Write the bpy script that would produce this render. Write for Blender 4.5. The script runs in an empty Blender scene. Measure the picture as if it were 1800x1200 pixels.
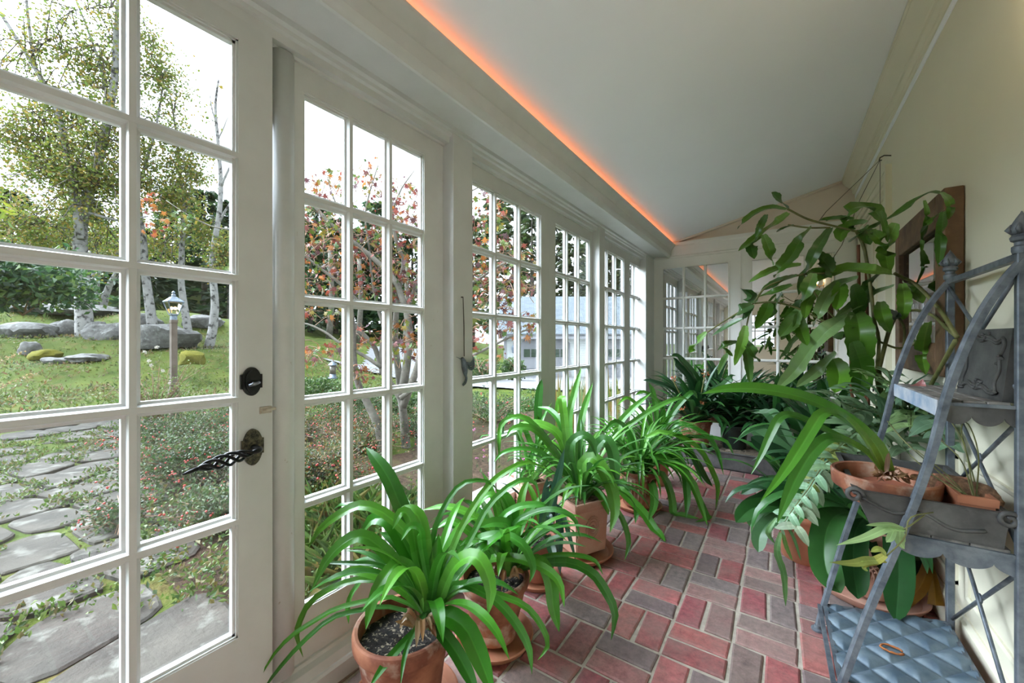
import bpy, bmesh, math, random
from mathutils import Vector, Matrix, noise as mnoise
random.seed(7)
SC = bpy.context.scene
COL = SC.collection
# ---------------------------------------------------------------- camera, sky, light, exposure
FPX, CAMH, YAW = 693.0, 1.15, math.radians(34.4)
CY, SY = math.cos(YAW), math.sin(YAW)
cam_data = bpy.data.cameras.new('camera'); cam_data.sensor_width = 36; cam_data.lens = FPX/1800*36
cam_data.clip_start = .02; cam_data.clip_end = 400
cam = bpy.data.objects.new('camera', cam_data); COL.objects.link(cam)
cam.location = (0, 0, CAMH); cam.rotation_euler = (math.pi/2, 0, YAW)
SC.camera = cam
SC.view_settings.view_transform = 'Standard'; SC.view_settings.look = 'None'
SC.view_settings.gamma = 1; SC.view_settings.use_curve_mapping = False
SC.view_settings.exposure = 1.8
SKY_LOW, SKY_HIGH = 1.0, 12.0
w = bpy.data.worlds.new('overcast_sky'); SC.world = w; w.use_nodes = True
nt = w.node_tree; nt.nodes.clear()
o_ = nt.nodes.new('ShaderNodeOutputWorld'); b_ = nt.nodes.new('ShaderNodeBackground')
tc = nt.nodes.new('ShaderNodeTexCoord'); nz = nt.nodes.new('ShaderNodeTexNoise'); nz.inputs['Scale'].default_value = 2.2
nz.inputs['Detail'].default_value = 4
cr = nt.nodes.new('ShaderNodeValToRGB'); cr.color_ramp.elements[0].position = .3; cr.color_ramp.elements[1].position = .75
cr.color_ramp.elements[0].color = (.72, .85, 1, 1); cr.color_ramp.elements[1].color = (.83, .92, 1, 1)
nt.links.new(tc.outputs['Generated'], nz.inputs['Vector']); nt.links.new(nz.outputs['Fac'], cr.inputs['Fac'])
nt.links.new(cr.outputs['Color'], b_.inputs['Color'])
# unseen bright sky lobe added high on the window side to light the room
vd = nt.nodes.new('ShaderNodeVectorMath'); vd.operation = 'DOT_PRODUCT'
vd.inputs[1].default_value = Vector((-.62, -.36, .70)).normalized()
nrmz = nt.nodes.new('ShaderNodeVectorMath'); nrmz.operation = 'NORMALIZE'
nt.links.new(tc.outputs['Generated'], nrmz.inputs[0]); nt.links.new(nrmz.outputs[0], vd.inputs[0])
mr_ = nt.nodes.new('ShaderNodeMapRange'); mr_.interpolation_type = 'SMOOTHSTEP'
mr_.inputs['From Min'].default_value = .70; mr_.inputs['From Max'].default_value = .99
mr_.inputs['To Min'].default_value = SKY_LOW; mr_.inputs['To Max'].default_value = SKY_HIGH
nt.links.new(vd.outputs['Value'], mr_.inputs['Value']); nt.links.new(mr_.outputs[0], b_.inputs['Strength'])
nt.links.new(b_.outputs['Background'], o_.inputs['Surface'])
SC.cycles.use_denoising = True
SC.cycles.max_bounces = 10; SC.cycles.diffuse_bounces = 6; SC.cycles.transparent_max_bounces = 24
SC.cycles.glossy_bounces = 4; SC.cycles.transmission_bounces = 4
SC.cycles.sample_clamp_indirect = 6
SC.cycles.caustics_reflective = False; SC.cycles.caustics_refractive = False

# ---------------------------------------------------------------- helpers
def ray(u, v):
    k = (u-900)/FPX
    return Vector((CY*k-SY, SY*k+CY, -(v-600)/FPX))
CAM = Vector((0, 0, CAMH))
def PX(u, v, X): d = ray(u, v); return CAM+d*(X/d.x)          # a pixel of the photograph on the plane x = X
def PY(u, v, Y): d = ray(u, v); return CAM+d*(Y/d.y)
def PZ(u, v, Z): d = ray(u, v); return CAM+d*((Z-CAMH)/d.z)
def PD(u, v, d): return CAM+ray(u, v)*d                        # ... at a distance d along the view axis
def U(a, b): return random.uniform(a, b)
def lerp(a, b, t): return a+(b-a)*t

ORG = {}
def origin(p):
    return ORG.get(p.name, Vector((0, 0, 0))) if p is not None else Vector((0, 0, 0))
class MB:
    """collects shapes (world coordinates) and links them as one mesh object"""
    def __init__(s): s.v = []; s.f = []; s.c = []; s.col = (1, 1, 1)
    def add(s, vs, fs, col=None):
        n = len(s.v); s.v.extend(Vector(x) for x in vs)
        for f in fs: s.f.append(tuple(i+n for i in f)); s.c.append(col or s.col)
    def box(s, x0, x1, y0, y1, z0, z1, col=None):
        s.add([(x, y, z) for x in (x0, x1) for y in (y0, y1) for z in (z0, z1)],
              [(0, 1, 3, 2), (4, 6, 7, 5), (0, 4, 5, 1), (2, 3, 7, 6), (0, 2, 6, 4), (1, 5, 7, 3)], col)
    def bevbox(s, x0, x1, y0, y1, z0, z1, b=.004, col=None):
        bm = bmesh.new(); bmesh.ops.create_cube(bm, size=1)
        bmesh.ops.scale(bm, vec=(x1-x0, y1-y0, z1-z0), verts=bm.verts)
        bmesh.ops.translate(bm, vec=((x0+x1)/2, (y0+y1)/2, (z0+z1)/2), verts=bm.verts)
        bmesh.ops.bevel(bm, geom=list(bm.edges), offset=b, segments=2, affect='EDGES', profile=.5)
        s.frombm(bm, col)
    def frombm(s, bm, col=None, M=None):
        bm.verts.index_update(); bm.verts.ensure_lookup_table()
        s.add([(M @ v.co) if M else v.co.copy() for v in bm.verts], [tuple(v.index for v in f.verts) for f in bm.faces], col); bm.free()
    def obox(s, o, ax, ay, az, col=None):
        """a box from corner o along three edge vectors"""
        o = Vector(o); ax = Vector(ax); ay = Vector(ay); az = Vector(az)
        s.add([o+ax*i+ay*j+az*k for i in (0, 1) for j in (0, 1) for k in (0, 1)],
              [(0, 1, 3, 2), (4, 6, 7, 5), (0, 4, 5, 1), (2, 3, 7, 6), (0, 2, 6, 4), (1, 5, 7, 3)], col)
    def prism(s, pts, a, b, axis='y', col=None):
        """a polygon extruded along an axis; pts in the two other axes"""
        n = len(pts)
        def mk(p, q): return {'y': (p[0], q, p[1]), 'x': (q, p[0], p[1]), 'z': (p[0], p[1], q)}[axis]
        vs = [mk(p, a) for p in pts]+[mk(p, b) for p in pts]
        fs = [(i, (i+1) % n, n+(i+1) % n, n+i) for i in range(n)]+[tuple(range(n-1, -1, -1)), tuple(range(n, 2*n))]
        s.add(vs, fs, col)
    def tube(s, pts, r, n=8, col=None, cap=True, prof=None):
        pts = [Vector(p) for p in pts]; m = len(pts)
        rr = r if isinstance(r, (list, tuple)) else [r]*m
        vs = []; ref = None
        for i, p in enumerate(pts):
            t = (pts[min(i+1, m-1)]-pts[max(i-1, 0)])
            if t.length < 1e-9: t = Vector((0, 0, 1))
            t.normalize()
            if ref is None: ref = Vector((0, 0, 1)) if abs(t.z) < .9 else Vector((1, 0, 0))
            a = (ref-t*ref.dot(t))
            if a.length < 1e-6: a = t.orthogonal()
            a.normalize(); b = t.cross(a); ref = a
            for k in range(n):
                q = 2*math.pi*k/n
                if prof: vs.append(p+a*prof[k][0]*rr[i]+b*prof[k][1]*rr[i])
                else: vs.append(p+(a*math.cos(q)+b*math.sin(q))*rr[i])
        fs = [(i*n+k, i*n+(k+1) % n, (i+1)*n+(k+1) % n, (i+1)*n+k) for i in range(m-1) for k in range(n)]
        if cap: fs += [tuple(range(n-1, -1, -1)), tuple((m-1)*n+k for k in range(n))]
        s.add(vs, fs, col)
    def lathe(s, prof, c, n=40, col=None, close=False, sx=1, sy=1, cap0=True, cap1=True, M=None):
        c = Vector(c); vs = []
        for (r, z) in prof:
            for k in range(n):
                q = 2*math.pi*k/n; p = Vector((r*math.cos(q)*sx, r*math.sin(q)*sy, z))
                vs.append((M @ p if M else p)+c)
        m = len(prof)
        fs = [(i*n+k, i*n+(k+1) % n, (i+1)*n+(k+1) % n, (i+1)*n+k) for i in range(m-1) for k in range(n)]
        if close: fs += [((m-1)*n+k, (m-1)*n+(k+1) % n, (k+1) % n, k) for k in range(n)]
        else:
            if cap0: fs.append(tuple(range(n-1, -1, -1)))
            if cap1: fs.append(tuple((m-1)*n+k for k in range(n)))
        s.add(vs, fs, col)
    def build(s, name, mat, parent=None, smooth=False, kind=None, auto=None):
        me = bpy.data.meshes.new(name); o = origin(parent)
        me.from_pydata([tuple(v-o) for v in s.v], [], s.f)
        if any(c != (1, 1, 1) for c in s.c):
            ca = me.color_attributes.new('Col', 'FLOAT_COLOR', 'CORNER')
            buf = []
            for f, c in zip(s.f, s.c): buf.extend((c[0]*ALB, c[1]*ALB, c[2]*ALB, 1.0)*len(f))
            ca.data.foreach_set('color', buf)
        me.materials.append(mat)
        if smooth: me.polygons.foreach_set('use_smooth', [True]*len(me.polygons))
        me.update()
        ob = bpy.data.objects.new(name, me); COL.objects.link(ob)
        if auto is not None:
            bm = bmesh.new(); bm.from_mesh(me)
            bmesh.ops.recalc_face_normals(bm, faces=bm.faces)
            for e in bm.edges: e.smooth = not (len(e.link_faces) == 2 and e.calc_face_angle(0) > auto)
            for f in bm.faces: f.smooth = True
            bm.to_mesh(me); bm.free()
        if parent is not None: ob.parent = parent
        ORG[ob.name] = o.copy()
        if kind: ob['kind'] = kind
        return ob
def thing(name, label, cat, loc, group=None):
    e = bpy.data.objects.new(name, None); COL.objects.link(e); e.location = loc; e.empty_display_size = .05
    ORG[e.name] = Vector(loc); return tag(e, label, cat, group)
def tag(e, label, cat, group=None):
    e['label'] = label; e['category'] = cat
    if group: e['group'] = group
    return e
def structure(name, loc=(0, 0, 0)):
    e = bpy.data.objects.new(name, None); COL.objects.link(e); e.location = loc; e['kind'] = 'structure'
    ORG[e.name] = Vector(loc); return e

# ---------------------------------------------------------------- materials
def newmat(name):
    m = bpy.data.materials.new(name); m.use_nodes = True; return m, m.node_tree, m.node_tree.nodes['Principled BSDF']
def noisy(nt, scale, detail=5, rough=.6, co='Object'):
    t = nt.nodes.new('ShaderNodeTexCoord'); n = nt.nodes.new('ShaderNodeTexNoise')
    n.inputs['Scale'].default_value = scale; n.inputs['Detail'].default_value = detail; n.inputs['Roughness'].default_value = rough
    nt.links.new(t.outputs[co], n.inputs['Vector']); return n
def mixc(nt, fac, a, b, mode='MIX'):
    m = nt.nodes.new('ShaderNodeMix'); m.data_type = 'RGBA'; m.blend_type = mode
    for i, x in ((0, fac), (6, a), (7, b)):
        if hasattr(x, 'default_value'): nt.links.new(x, m.inputs[i])
        elif i == 0: m.inputs[0].default_value = x
        else: m.inputs[i].default_value = (*x, 1)
    return m.outputs[2]
def ramp(nt, src, p0, p1, c0=(0, 0, 0), c1=(1, 1, 1)):
    r = nt.nodes.new('ShaderNodeValToRGB'); e = r.color_ramp.elements
    e[0].position = p0; e[1].position = p1; e[0].color = (*c0, 1); e[1].color = (*c1, 1)
    nt.links.new(src, r.inputs['Fac']); return r.outputs['Color']
def bump(nt, bs, src, strength=.2, dist=.01):
    b = nt.nodes.new('ShaderNodeBump'); b.inputs['Strength'].default_value = strength; b.inputs['Distance'].default_value = dist
    nt.links.new(src, b.inputs['Height']); nt.links.new(b.outputs['Normal'], bs.inputs['Normal'])
ALB = .80
LIGHT_PAINTS = ('white_paint', 'worn_white_paint', 'far_end_lifted_white', 'cream_wall_paint', 'ceiling_paint', 'beige_board_paint')
def M2(name, c0, c1, scale=8, rough=.6, p=(.35, .65), b=.0, bd=.005, metal=0, detail=5, c2=None, scale2=40, p2=(.55, .7), bscale=None, spec=None):
    """two (or three) colours mottled by noise, with a bump"""
    if name not in LIGHT_PAINTS: c0, c1 = tuple(x*ALB for x in c0), tuple(x*ALB for x in c1); c2 = tuple(x*ALB for x in c2) if c2 else None
    m, nt, bs = newmat(name); n = noisy(nt, scale, detail)
    c = ramp(nt, n.outputs['Fac'], p[0], p[1], c0, c1)
    if c2:
        n2 = noisy(nt, scale2, 6); c = mixc(nt, ramp(nt, n2.outputs['Fac'], *p2), c, c2)
    nt.links.new(c, bs.inputs['Base Color']); bs.inputs['Roughness'].default_value = rough; bs.inputs['Metallic'].default_value = metal
    if spec is not None: bs.inputs['Specular IOR Level'].default_value = spec
    if b:
        n3 = noisy(nt, bscale or scale*4, 6); bump(nt, bs, n3.outputs['Fac'], b, bd)
    return m
def leafmat(name, rough=.35, trans=.25, vein=0, dull=(1, 1, 1)):
    """leaf colour from the mesh's own colour attribute, a little noise, some light through the blade"""
    m, nt, bs = newmat(name); a = nt.nodes.new('ShaderNodeAttribute'); a.attribute_name = 'Col'
    n = noisy(nt, 14, 3); c = mixc(nt, .35, a.outputs['Color'], ramp(nt, n.outputs['Fac'], .3, .7, (.55, .55, .5), (1.25, 1.2, 1.1)), 'MULTIPLY')
    nt.links.new(c, bs.inputs['Base Color']); bs.inputs['Roughness'].default_value = rough
    tr = nt.nodes.new('ShaderNodeBsdfTranslucent'); mx = nt.nodes.new('ShaderNodeMixShader'); mx.inputs[0].default_value = trans
    nt.links.new(c, tr.inputs['Color']); out = nt.nodes['Material Output']
    nt.links.new(bs.outputs[0], mx.inputs[1]); nt.links.new(tr.outputs[0], mx.inputs[2]); nt.links.new(mx.outputs[0], out.inputs['Surface'])
    return m
def attrmat(name, rough=.7, b=.3, bd=.004, scale=60, var=.5):
    m, nt, bs = newmat(name); a = nt.nodes.new('ShaderNodeAttribute'); a.attribute_name = 'Col'
    n = noisy(nt, scale, 6, .7); c = mixc(nt, var, a.outputs['Color'], ramp(nt, n.outputs['Fac'], .3, .7, (.45, .45, .45), (1.35, 1.35, 1.35)), 'MULTIPLY')
    nt.links.new(c, bs.inputs['Base Color']); bs.inputs['Roughness'].default_value = rough
    if b: bump(nt, bs, n.outputs['Fac'], b, bd)
    return m
def glassmat(name, tint=(1, 1, 1), base=.03):
    m = bpy.data.materials.new(name); m.use_nodes = True; nt = m.node_tree; nt.nodes.clear()
    out = nt.nodes.new('ShaderNodeOutputMaterial'); t = nt.nodes.new('ShaderNodeBsdfTransparent'); g = nt.nodes.new('ShaderNodeBsdfGlossy')
    g.inputs['Roughness'].default_value = .0; t.inputs['Color'].default_value = (*tint, 1)
    lw = nt.nodes.new('ShaderNodeLayerWeight'); lw.inputs['Blend'].default_value = .5
    p = nt.nodes.new('ShaderNodeMath'); p.operation = 'POWER'; p.inputs[1].default_value = 5
    q = nt.nodes.new('ShaderNodeMath'); q.operation = 'MULTIPLY_ADD'; q.inputs[1].default_value = .7; q.inputs[2].default_value = base
    mx = nt.nodes.new('ShaderNodeMixShader')
    nt.links.new(lw.outputs['Facing'], p.inputs[0]); nt.links.new(p.outputs[0], q.inputs[0]); nt.links.new(q.outputs[0], mx.inputs[0])
    nt.links.new(t.outputs[0], mx.inputs[1]); nt.links.new(g.outputs[0], mx.inputs[2]); nt.links.new(mx.outputs[0], out.inputs['Surface'])
    return m
def emitmat(name, col, s):
    m, nt, bs = newmat(name); bs.inputs['Base Color'].default_value = (*col, 1)
    bs.inputs['Emission Color'].default_value = (*col, 1); bs.inputs['Emission Strength'].default_value = s; return m

WHITE = M2('white_paint', (.57, .58, .565), (.62, .63, .615), 5, .45, b=.08, bd=.002, bscale=60)
WHITE2 = M2('far_end_lifted_white', (.82, .81, .78), (.85, .84, .81), 5, .45)  # the white lifted for the far end, in place of light missing there
WORN = M2('worn_white_paint', (.59, .60, .585), (.65, .66, .645), 6, .5, b=.25, bd=.004, bscale=22, c2=(.42, .38, .31), scale2=30, p2=(.70, .74))
CREAM = M2('cream_wall_paint', (.69, .66, .52), (.72, .69, .55), 1.5, .6, b=.05, bd=.002, bscale=80)
CEIL = M2('ceiling_paint', (.86, .88, .92), (.88, .90, .94), 2, .7)
GABLE = M2('beige_board_paint', (.74, .64, .54), (.77, .67, .57), 3, .6)
MORTAR = M2('sandy_mortar', (.40, .35, .28), (.54, .48, .40), 30, .9, b=.5, bd=.004, bscale=120)
def brickmat():
    m, nt, bs = newmat('clay_brick'); a = nt.nodes.new('ShaderNodeAttribute'); a.attribute_name = 'Col'
    n1 = noisy(nt, 34, 8, .75); n2 = noisy(nt, 7, 4); n3 = noisy(nt, 110, 4, .7)
    c = mixc(nt, .9, a.outputs['Color'], ramp(nt, n1.outputs['Fac'], .30, .70, (.42, .40, .40), (1.4, 1.35, 1.35)), 'MULTIPLY')
    f = ramp(nt, n2.outputs['Fac'], .38, .72, (0, 0, 0), (.62, .62, .62))
    c = mixc(nt, f, c, (.22, .175, .15))
    c = mixc(nt, ramp(nt, n3.outputs['Fac'], .60, .72, (0, 0, 0), (.6, .6, .6)), c, (.09, .06, .05))
    nt.links.new(c, bs.inputs['Base Color']); bs.inputs['Roughness'].default_value = .6; bump(nt, bs, n1.outputs['Fac'], .6, .005); return m
BRICK = brickmat()
GLASS = glassmat('window_glass')
MIRROR = glassmat('mirror_glass', (.0, .0, .0), .88)
# terracotta etc.
TERRA = M2('terracotta', (0.204, 0.0595, 0.0298), (0.425, 0.17, 0.085), 7, .75, p=(.40, .60), b=.2, bd=.003, c2=(0.578, 0.442, 0.34), scale2=11, p2=(.52, .70))
TERRA2 = M2('fresh_terracotta', (0.425, 0.153, 0.0765), (0.4845, 0.1955, 0.102), 12, .7, b=.1, bd=.002, c2=(0.493, 0.289, 0.187), scale2=9, p2=(.6, .8))
TERRA3 = M2('dark_terracotta', (.27, .09, .05), (.40, .14, .08), 10, .65, b=.12, bd=.002)
TERRAP = M2('pink_terracotta', (0.527, 0.2635, 0.187), (0.595, 0.3315, 0.238), 10, .8, b=.12, bd=.002, c2=(0.629, 0.442, 0.34), scale2=8, p2=(.5, .8))
SOIL = M2('potting_soil', (.008, .006, .005), (.035, .027, .02), 90, .95, b=1, bd=.012, bscale=120, c2=(.40, .33, .23), scale2=75, p2=(.56, .60))
BARKMULCH = M2('shredded_bark', (.12, .06, .03), (.40, .22, .12), 60, .9, b=1, bd=.012, bscale=90)
GRAVEL = M2('tan_pea_gravel', (.25, .19, .13), (.62, .52, .40), 130, .9, b=1, bd=.012, bscale=130)
ZINC = M2('weathered_blue_grey_metal', (0.0935, 0.1155, 0.143), (0.198, 0.2255, 0.253), 26, .5, b=.2, bd=.002, bscale=90, metal=.35, c2=(0.044, 0.055, 0.0715), scale2=14, p2=(.55, .8))
ZINCB = M2('blue_quilted_metal', (0.095, 0.145, 0.195), (0.2, 0.26, 0.3), 18, .42, b=.15, bd=.002, metal=.25, c2=(0.065, 0.1, 0.15), scale2=8, p2=(.5, .8))
RUST = M2('orange_rust', (.32, .09, .02), (.48, .17, .05), 60, .9)
LEAD = M2('dull_lead', (0.055, 0.055, 0.055), (0.121, 0.121, 0.1155), 14, .6, b=.35, bd=.004, bscale=25, metal=.3, c2=(0.176, 0.176, 0.1705), scale2=18, p2=(.62, .82))
DRIFT = M2('grey_weathered_board', (.14, .13, .12), (.36, .34, .31), 22, .85, b=.6, bd=.004)
DARKWOOD = M2('aged_brown_wood', (0.0992, 0.0496, 0.0217), (0.2046, 0.1116, 0.0496), 9, .65, b=.3, bd=.003, c2=(0.248, 0.1488, 0.0744), scale2=20, p2=(.55, .75))
IRON = M2('black_iron', (.008, .008, .008), (.03, .03, .027), 30, .35, metal=.7, b=.2, bd=.002)
PATINA = M2('patinated_bronze', (.015, .015, .010), (.19, .17, .10), 110, .5, p=(.38, .68), metal=.4, b=.3, bd=.002)
STEEL = M2('dark_steel', (.10, .11, .12), (.22, .23, .25), 30, .3, metal=.8)
OLDBRASS = M2('painted_over_brass', (.55, .48, .38), (.68, .62, .52), 60, .5, c2=(.25, .15, .08), scale2=60, p2=(.6, .7))
PEWTER = M2('blue_pewter', (.10, .13, .17), (.24, .29, .34), 40, .4, metal=.5, b=.2, bd=.002)
GREENPLASTIC = M2('green_plastic', (.015, .10, .085), (.03, .15, .12), 10, .4)
BLACKPLASTIC = M2('black_plastic', (.012, .02, .016), (.03, .045, .035), 10, .35)
WIRE = M2('dark_wire', (.05, .04, .03), (.10, .08, .06), 20, .6)
TWIG = M2('olive_stem', (.10, .11, .03), (.22, .22, .07), 20, .6)
BROWNSTEM = M2('brown_stem', (.12, .06, .03), (.26, .14, .07), 20, .7)
LEAF = leafmat('strap_leaf', .30, .22)
FERN = leafmat('fern_frond', .5, .3)
OUTLEAF = leafmat('garden_leaf', .6, .35)
COPPER = M2('aged_brass', (.32, .17, .05), (.50, .30, .10), 20, .35, metal=.8)
ROPELIGHT = emitmat('orange_rope_light', (1, .27, .09), 1.7)

# ---------------------------------------------------------------- room shell
YB, YF = -2.6, 4.75               # back and far end of the room
XG, XS, XP = -1.325, -1.30, -1.235   # glass plane, sash face, post face
XW = .555
def ceil_z(x): return 2.275+.245*(x+1.04)
# floor of bricks in basket weave
mb = MB(); mb.box(-1.5, .75, YB-.1, YF+.1, -.10, -.006)
floor = mb.build('floor', MORTAR, kind='structure')
mb = MB()
palette = [(0.4005, 0.1136, 0.1136), (0.433, 0.1353, 0.1299), (0.3681, 0.1624, 0.1516), (0.3139, 0.1786, 0.1624), (0.2814, 0.2002, 0.1786), (0.2543, 0.2057, 0.1948), (0.3788, 0.2165, 0.1948), (0.4546, 0.1624, 0.1407), (0.3464, 0.0975, 0.1082), (0.2273, 0.1678, 0.1678), (0.4113, 0.119, 0.1082)]
CELL = .213
def brick(x0, x1, y0, y1, col):
    b, t = .006, .004
    j = lambda: U(-.0042, .0042)
    z = U(-.0015, .0015)
    c = [(x0+j(), y0+j()), (x1+j(), y0+j()), (x1+j(), y1+j()), (x0+j(), y1+j())]
    cx, cy = (x0+x1)/2, (y0+y1)/2
    inn = [(px+(b if px < cx else -b), py+(b if py < cy else -b)) for px, py in c]
    vs = [(*p, -.012) for p in c]+[(*p, -.003+z) for p in c]+[(*p, t*.25+z) for p in inn]
    fs = [(4, 5, 1, 0), (5, 6, 2, 1), (6, 7, 3, 2), (7, 4, 0, 3), (8, 9, 5, 4), (9, 10, 6, 5), (10, 11, 7, 6), (11, 8, 4, 7), (8, 11, 10, 9)][:8]+[(8, 9, 10, 11)]
    mb.add(vs, fs, col)
for i in range(-7, 4):
    for j in range(int(YB/CELL)-1, int(YF/CELL)+2):
        x, y = i*CELL+.055, j*CELL+.02; g = .0062
        for k in (0, 1):
            c = random.choice(palette); q = U(.85, 1.15); c = tuple(a*q for a in c)
            if (i+j) % 2: brick(x+g, x+CELL-g, y+k*CELL/2+g, y+(k+1)*CELL/2-g, c)
            else: brick(x+k*CELL/2+g, x+(k+1)*CELL/2-g, y+g, y+CELL-g, c)
fb = mb.build('brick_paving', BRICK, floor)

# ceiling and roof above it
mb = MB(); mb.prism([(-1.08, ceil_z(-1.08)), (XW+.15, ceil_z(XW+.15)), (XW+.15, ceil_z(XW)+.2), (-1.08, ceil_z(-1.08)+.2)], YB-.1, YF+.1)
mb.build('ceiling', CEIL, kind='structure')
mb = MB(); mb.prism([(-1.36, 2.31), (-1.36, 2.40), (-1.08, 2.50), (-1.08, 2.40), (-1.34, 2.31)], YB-.3, YF+.3)
mb.build('roof_overhang', WHITE, kind='structure')
# header and cornice along the window wall, with a cove for the rope light
hp = [(-1.345, 2.055), (-1.29, 2.055), (-1.285, 2.062), (-1.262, 2.062), (-1.258, 2.085), (-1.245, 2.089), (-1.241, 2.100), (-1.228, 2.106), (-1.224, 2.122), (-1.205, 2.126),
      (-1.082, 2.126), (-1.081, 2.108), (-1.072, 2.100), (-1.062, 2.102), (-1.056, 2.112), (-1.051, 2.116), (-1.048, 2.122), (-1.043, 2.130), (-1.043, 2.186), (-1.038, 2.190), (-1.036, 2.196), (-1.028, 2.208), (-1.014, 2.222), (-1.004, 2.232), (-1.000, 2.240), (-1.000, 2.249),
      (-1.012, 2.249), (-1.045, 2.20), (-1.075, 2.20), (-1.078, 2.32), (-1.345, 2.32)]
mb = MB(); mb.prism(hp, YB, YF); mb.build('trim_1', WHITE, kind='structure', auto=math.radians(28))
rope = MB(); rope.tube([(-1.052, YB+.05, 2.219), (-1.052, YF-.03, 2.219)], .008, 8)
tag(rope.build('rope_light', ROPELIGHT, smooth=True), 'orange rope light hidden in the cove above the long cornice', 'light')
# sill and baseboard under the windows
mb = MB()
mb.prism([(-1.42, -.08), (XP, -.08), (XP, .055), (-1.242, .062), (-1.25, .062), (-1.262, .085), (-1.285, .09), (-1.29, .10), (-1.42, .10)], YB, YF)
mb.build('baseboard_left', WORN, kind='structure', auto=.4)

# --- sashes: 3 columns x 5 rows of panes
def muntin_v(m, x, y, z0, z1, w=.036):
    m.prism([(x-.012, y-w/2), (x+.004, y-w/2), (x+.007, y-w/2+.007), (x+.013, y-w/2+.008), (x+.021, y-.007), (x+.021, y+.007), (x+.013, y+w/2-.008), (x+.007, y+w/2-.007), (x+.004, y+w/2), (x-.012, y+w/2)], z0, z1, 'z')
def muntin_h(m, x, z, y0, y1, w=.036):
    m.prism([(x-.012, z-w/2), (x+.004, z-w/2), (x+.007, z-w/2+.007), (x+.013, z-w/2+.008), (x+.021, z-.007), (x+.021, z+.007), (x+.013, z+w/2-.008), (x+.007, z+w/2-.007), (x+.004, z+w/2), (x-.012, z+w/2)], y0, y1, 'y')
def bead_frame(m, x, y0, y1, z0, z1):
    """the stepped glazing bead around the whole glass"""
    for (a, b, c) in ((.0, .010, .010), (.010, .019, .017)):
        m.box(x-.01, x+b, y0-.02, y0+.008-a*.4, z0, z1); m.box(x-.01, x+b, y1-.008+a*.4, y1+.02, z0, z1)
        m.box(x-.01, x+b, y0-.02, y1+.02, z0-.02, z0+.008-a*.4); m.box(x-.01, x+b, y0-.02, y1+.02, z1-.008+a*.4, z1+.02)
GZ0, GZ1 = PX(528, 1065.6, XG).z, PX(527, 165.5, XG).z
def sash(name, gy0, gy1, y0, y1, z0=.095, z1=2.058, xg=XG, xf=XS, gz0=GZ0, gz1=GZ1, cols=3, rows=5, mat=WHITE, glass=GLASS):
    e = structure(name, (xg, (y0+y1)/2, z0)); m = MB(); xb = xg-.009
    m.box(xb, xf, y0, gy0, z0, z1); m.box(xb, xf, gy1, y1, z0, z1)
    m.box(xb, xf, gy0, gy1, z0, gz0); m.box(xb, xf, gy0, gy1, gz1, z1)
    for (b, a) in ((.012, .010), (.020, .004)):
        m.box(xg-.005, xg+b, gy0, gy0+a, gz0, gz1); m.box(xg-.005, xg+b, gy1-a, gy1, gz0, gz1)
        m.box(xg-.005, xg+b, gy0, gy1, gz0, gz0+a); m.box(xg-.005, xg+b, gy0, gy1, gz1-a, gz1)
    m.build('window_frame', mat, e)
    m = MB()
    for i in range(1, cols): muntin_v(m, xg, gy0+(gy1-gy0)*i/cols, gz0, gz1)
    for j in range(1, rows): muntin_h(m, xg+.0008, gz0+(gz1-gz0)*j/rows, gy0, gy1)
    m.build('muntin_grid', mat, e)
    m = MB(); m.box(xg-.002, xg+.002, gy0, gy1, gz0, gz1); m.build('glass_pane', glass, e)
    return e
def yX(u, X=XG): return PX(u, 600, X).y
P1a, P1b = yX(797, XP), yX(831, XP)
P2a, P2b = yX(1054, XP), yX(1063.5, XP)
P3a = yX(1135.5, XP)
sash('window_1', yX(527), yX(739), .555, P1a, mat=WORN)
w2a = P1b+.035
mid = (yX(949)+yX(969))/2
sash('window_2', w2a, yX(945.5), P1b, mid)
sash('window_3', yX(971), yX(1032), mid, P2a)
mid4 = (yX(1096.5)+yX(1101.5))/2
sash('window_4', P2b+.03, yX(1093), P2b, mid4)
sash('window_5', yX(1103), yX(1130.5), mid4, P3a)
m = MB(); m.tube([(-1.308, .618, .10), (-1.308, .618, 2.056)], .036, 20); m.build('trim_13', WORN, kind='structure', smooth=True)
# behind the camera the same wall goes on
yy = -.40
for k in range(6, 9):
    sash('window_%d' % k, yy-.62, yy-.09, yy-.70, yy); yy -= .70
    if k == 6:
        mb = MB(); mb.box(-1.42, XP, yy-.13, yy, .05, 2.06); mb.build('trim_8', WHITE, kind='structure'); yy -= .13
for k, (a, b) in enumerate(((P1a, P1b), (P2a, P2b), (P3a, YF), (-.40, -.30))):
    m = MB(); m.bevbox(-1.334, XP, a, b, .055, 2.10, .003); m.build('trim_%d' % (k+2), WHITE, kind='structure')
# back end of the room: a plain wall with one window
m = MB(); wx0, wx1, wz0, wz1 = -.80, -.15, 1.0, 1.85
m.box(-1.46, wx0, YB-.1, YB, -.1, 2.9); m.box(wx1, .70, YB-.1, YB, -.1, 2.9); m.box(wx0, wx1, YB-.1, YB, -.1, wz0); m.box(wx0, wx1, YB-.1, YB, wz1, 2.9)
m.build('wall_back', CREAM, kind='structure')
e = structure('window_9', (0, YB, 0)); m = MB()
for i in range(4): x = lerp(wx0, wx1, i/3); m.box(x-.015, x+.015, YB-.07, YB-.02, wz0, wz1)
for i in range(5): z = lerp(wz0, wz1, i/4); m.box(wx0, wx1, YB-.068, YB-.022, z-.015, z+.015)
m.build('window_frame', WHITE, e)
m = MB(); m.box(wx0, wx1, YB-.05, YB-.046, wz0, wz1); m.build('glass_pane', GLASS, e)

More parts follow.
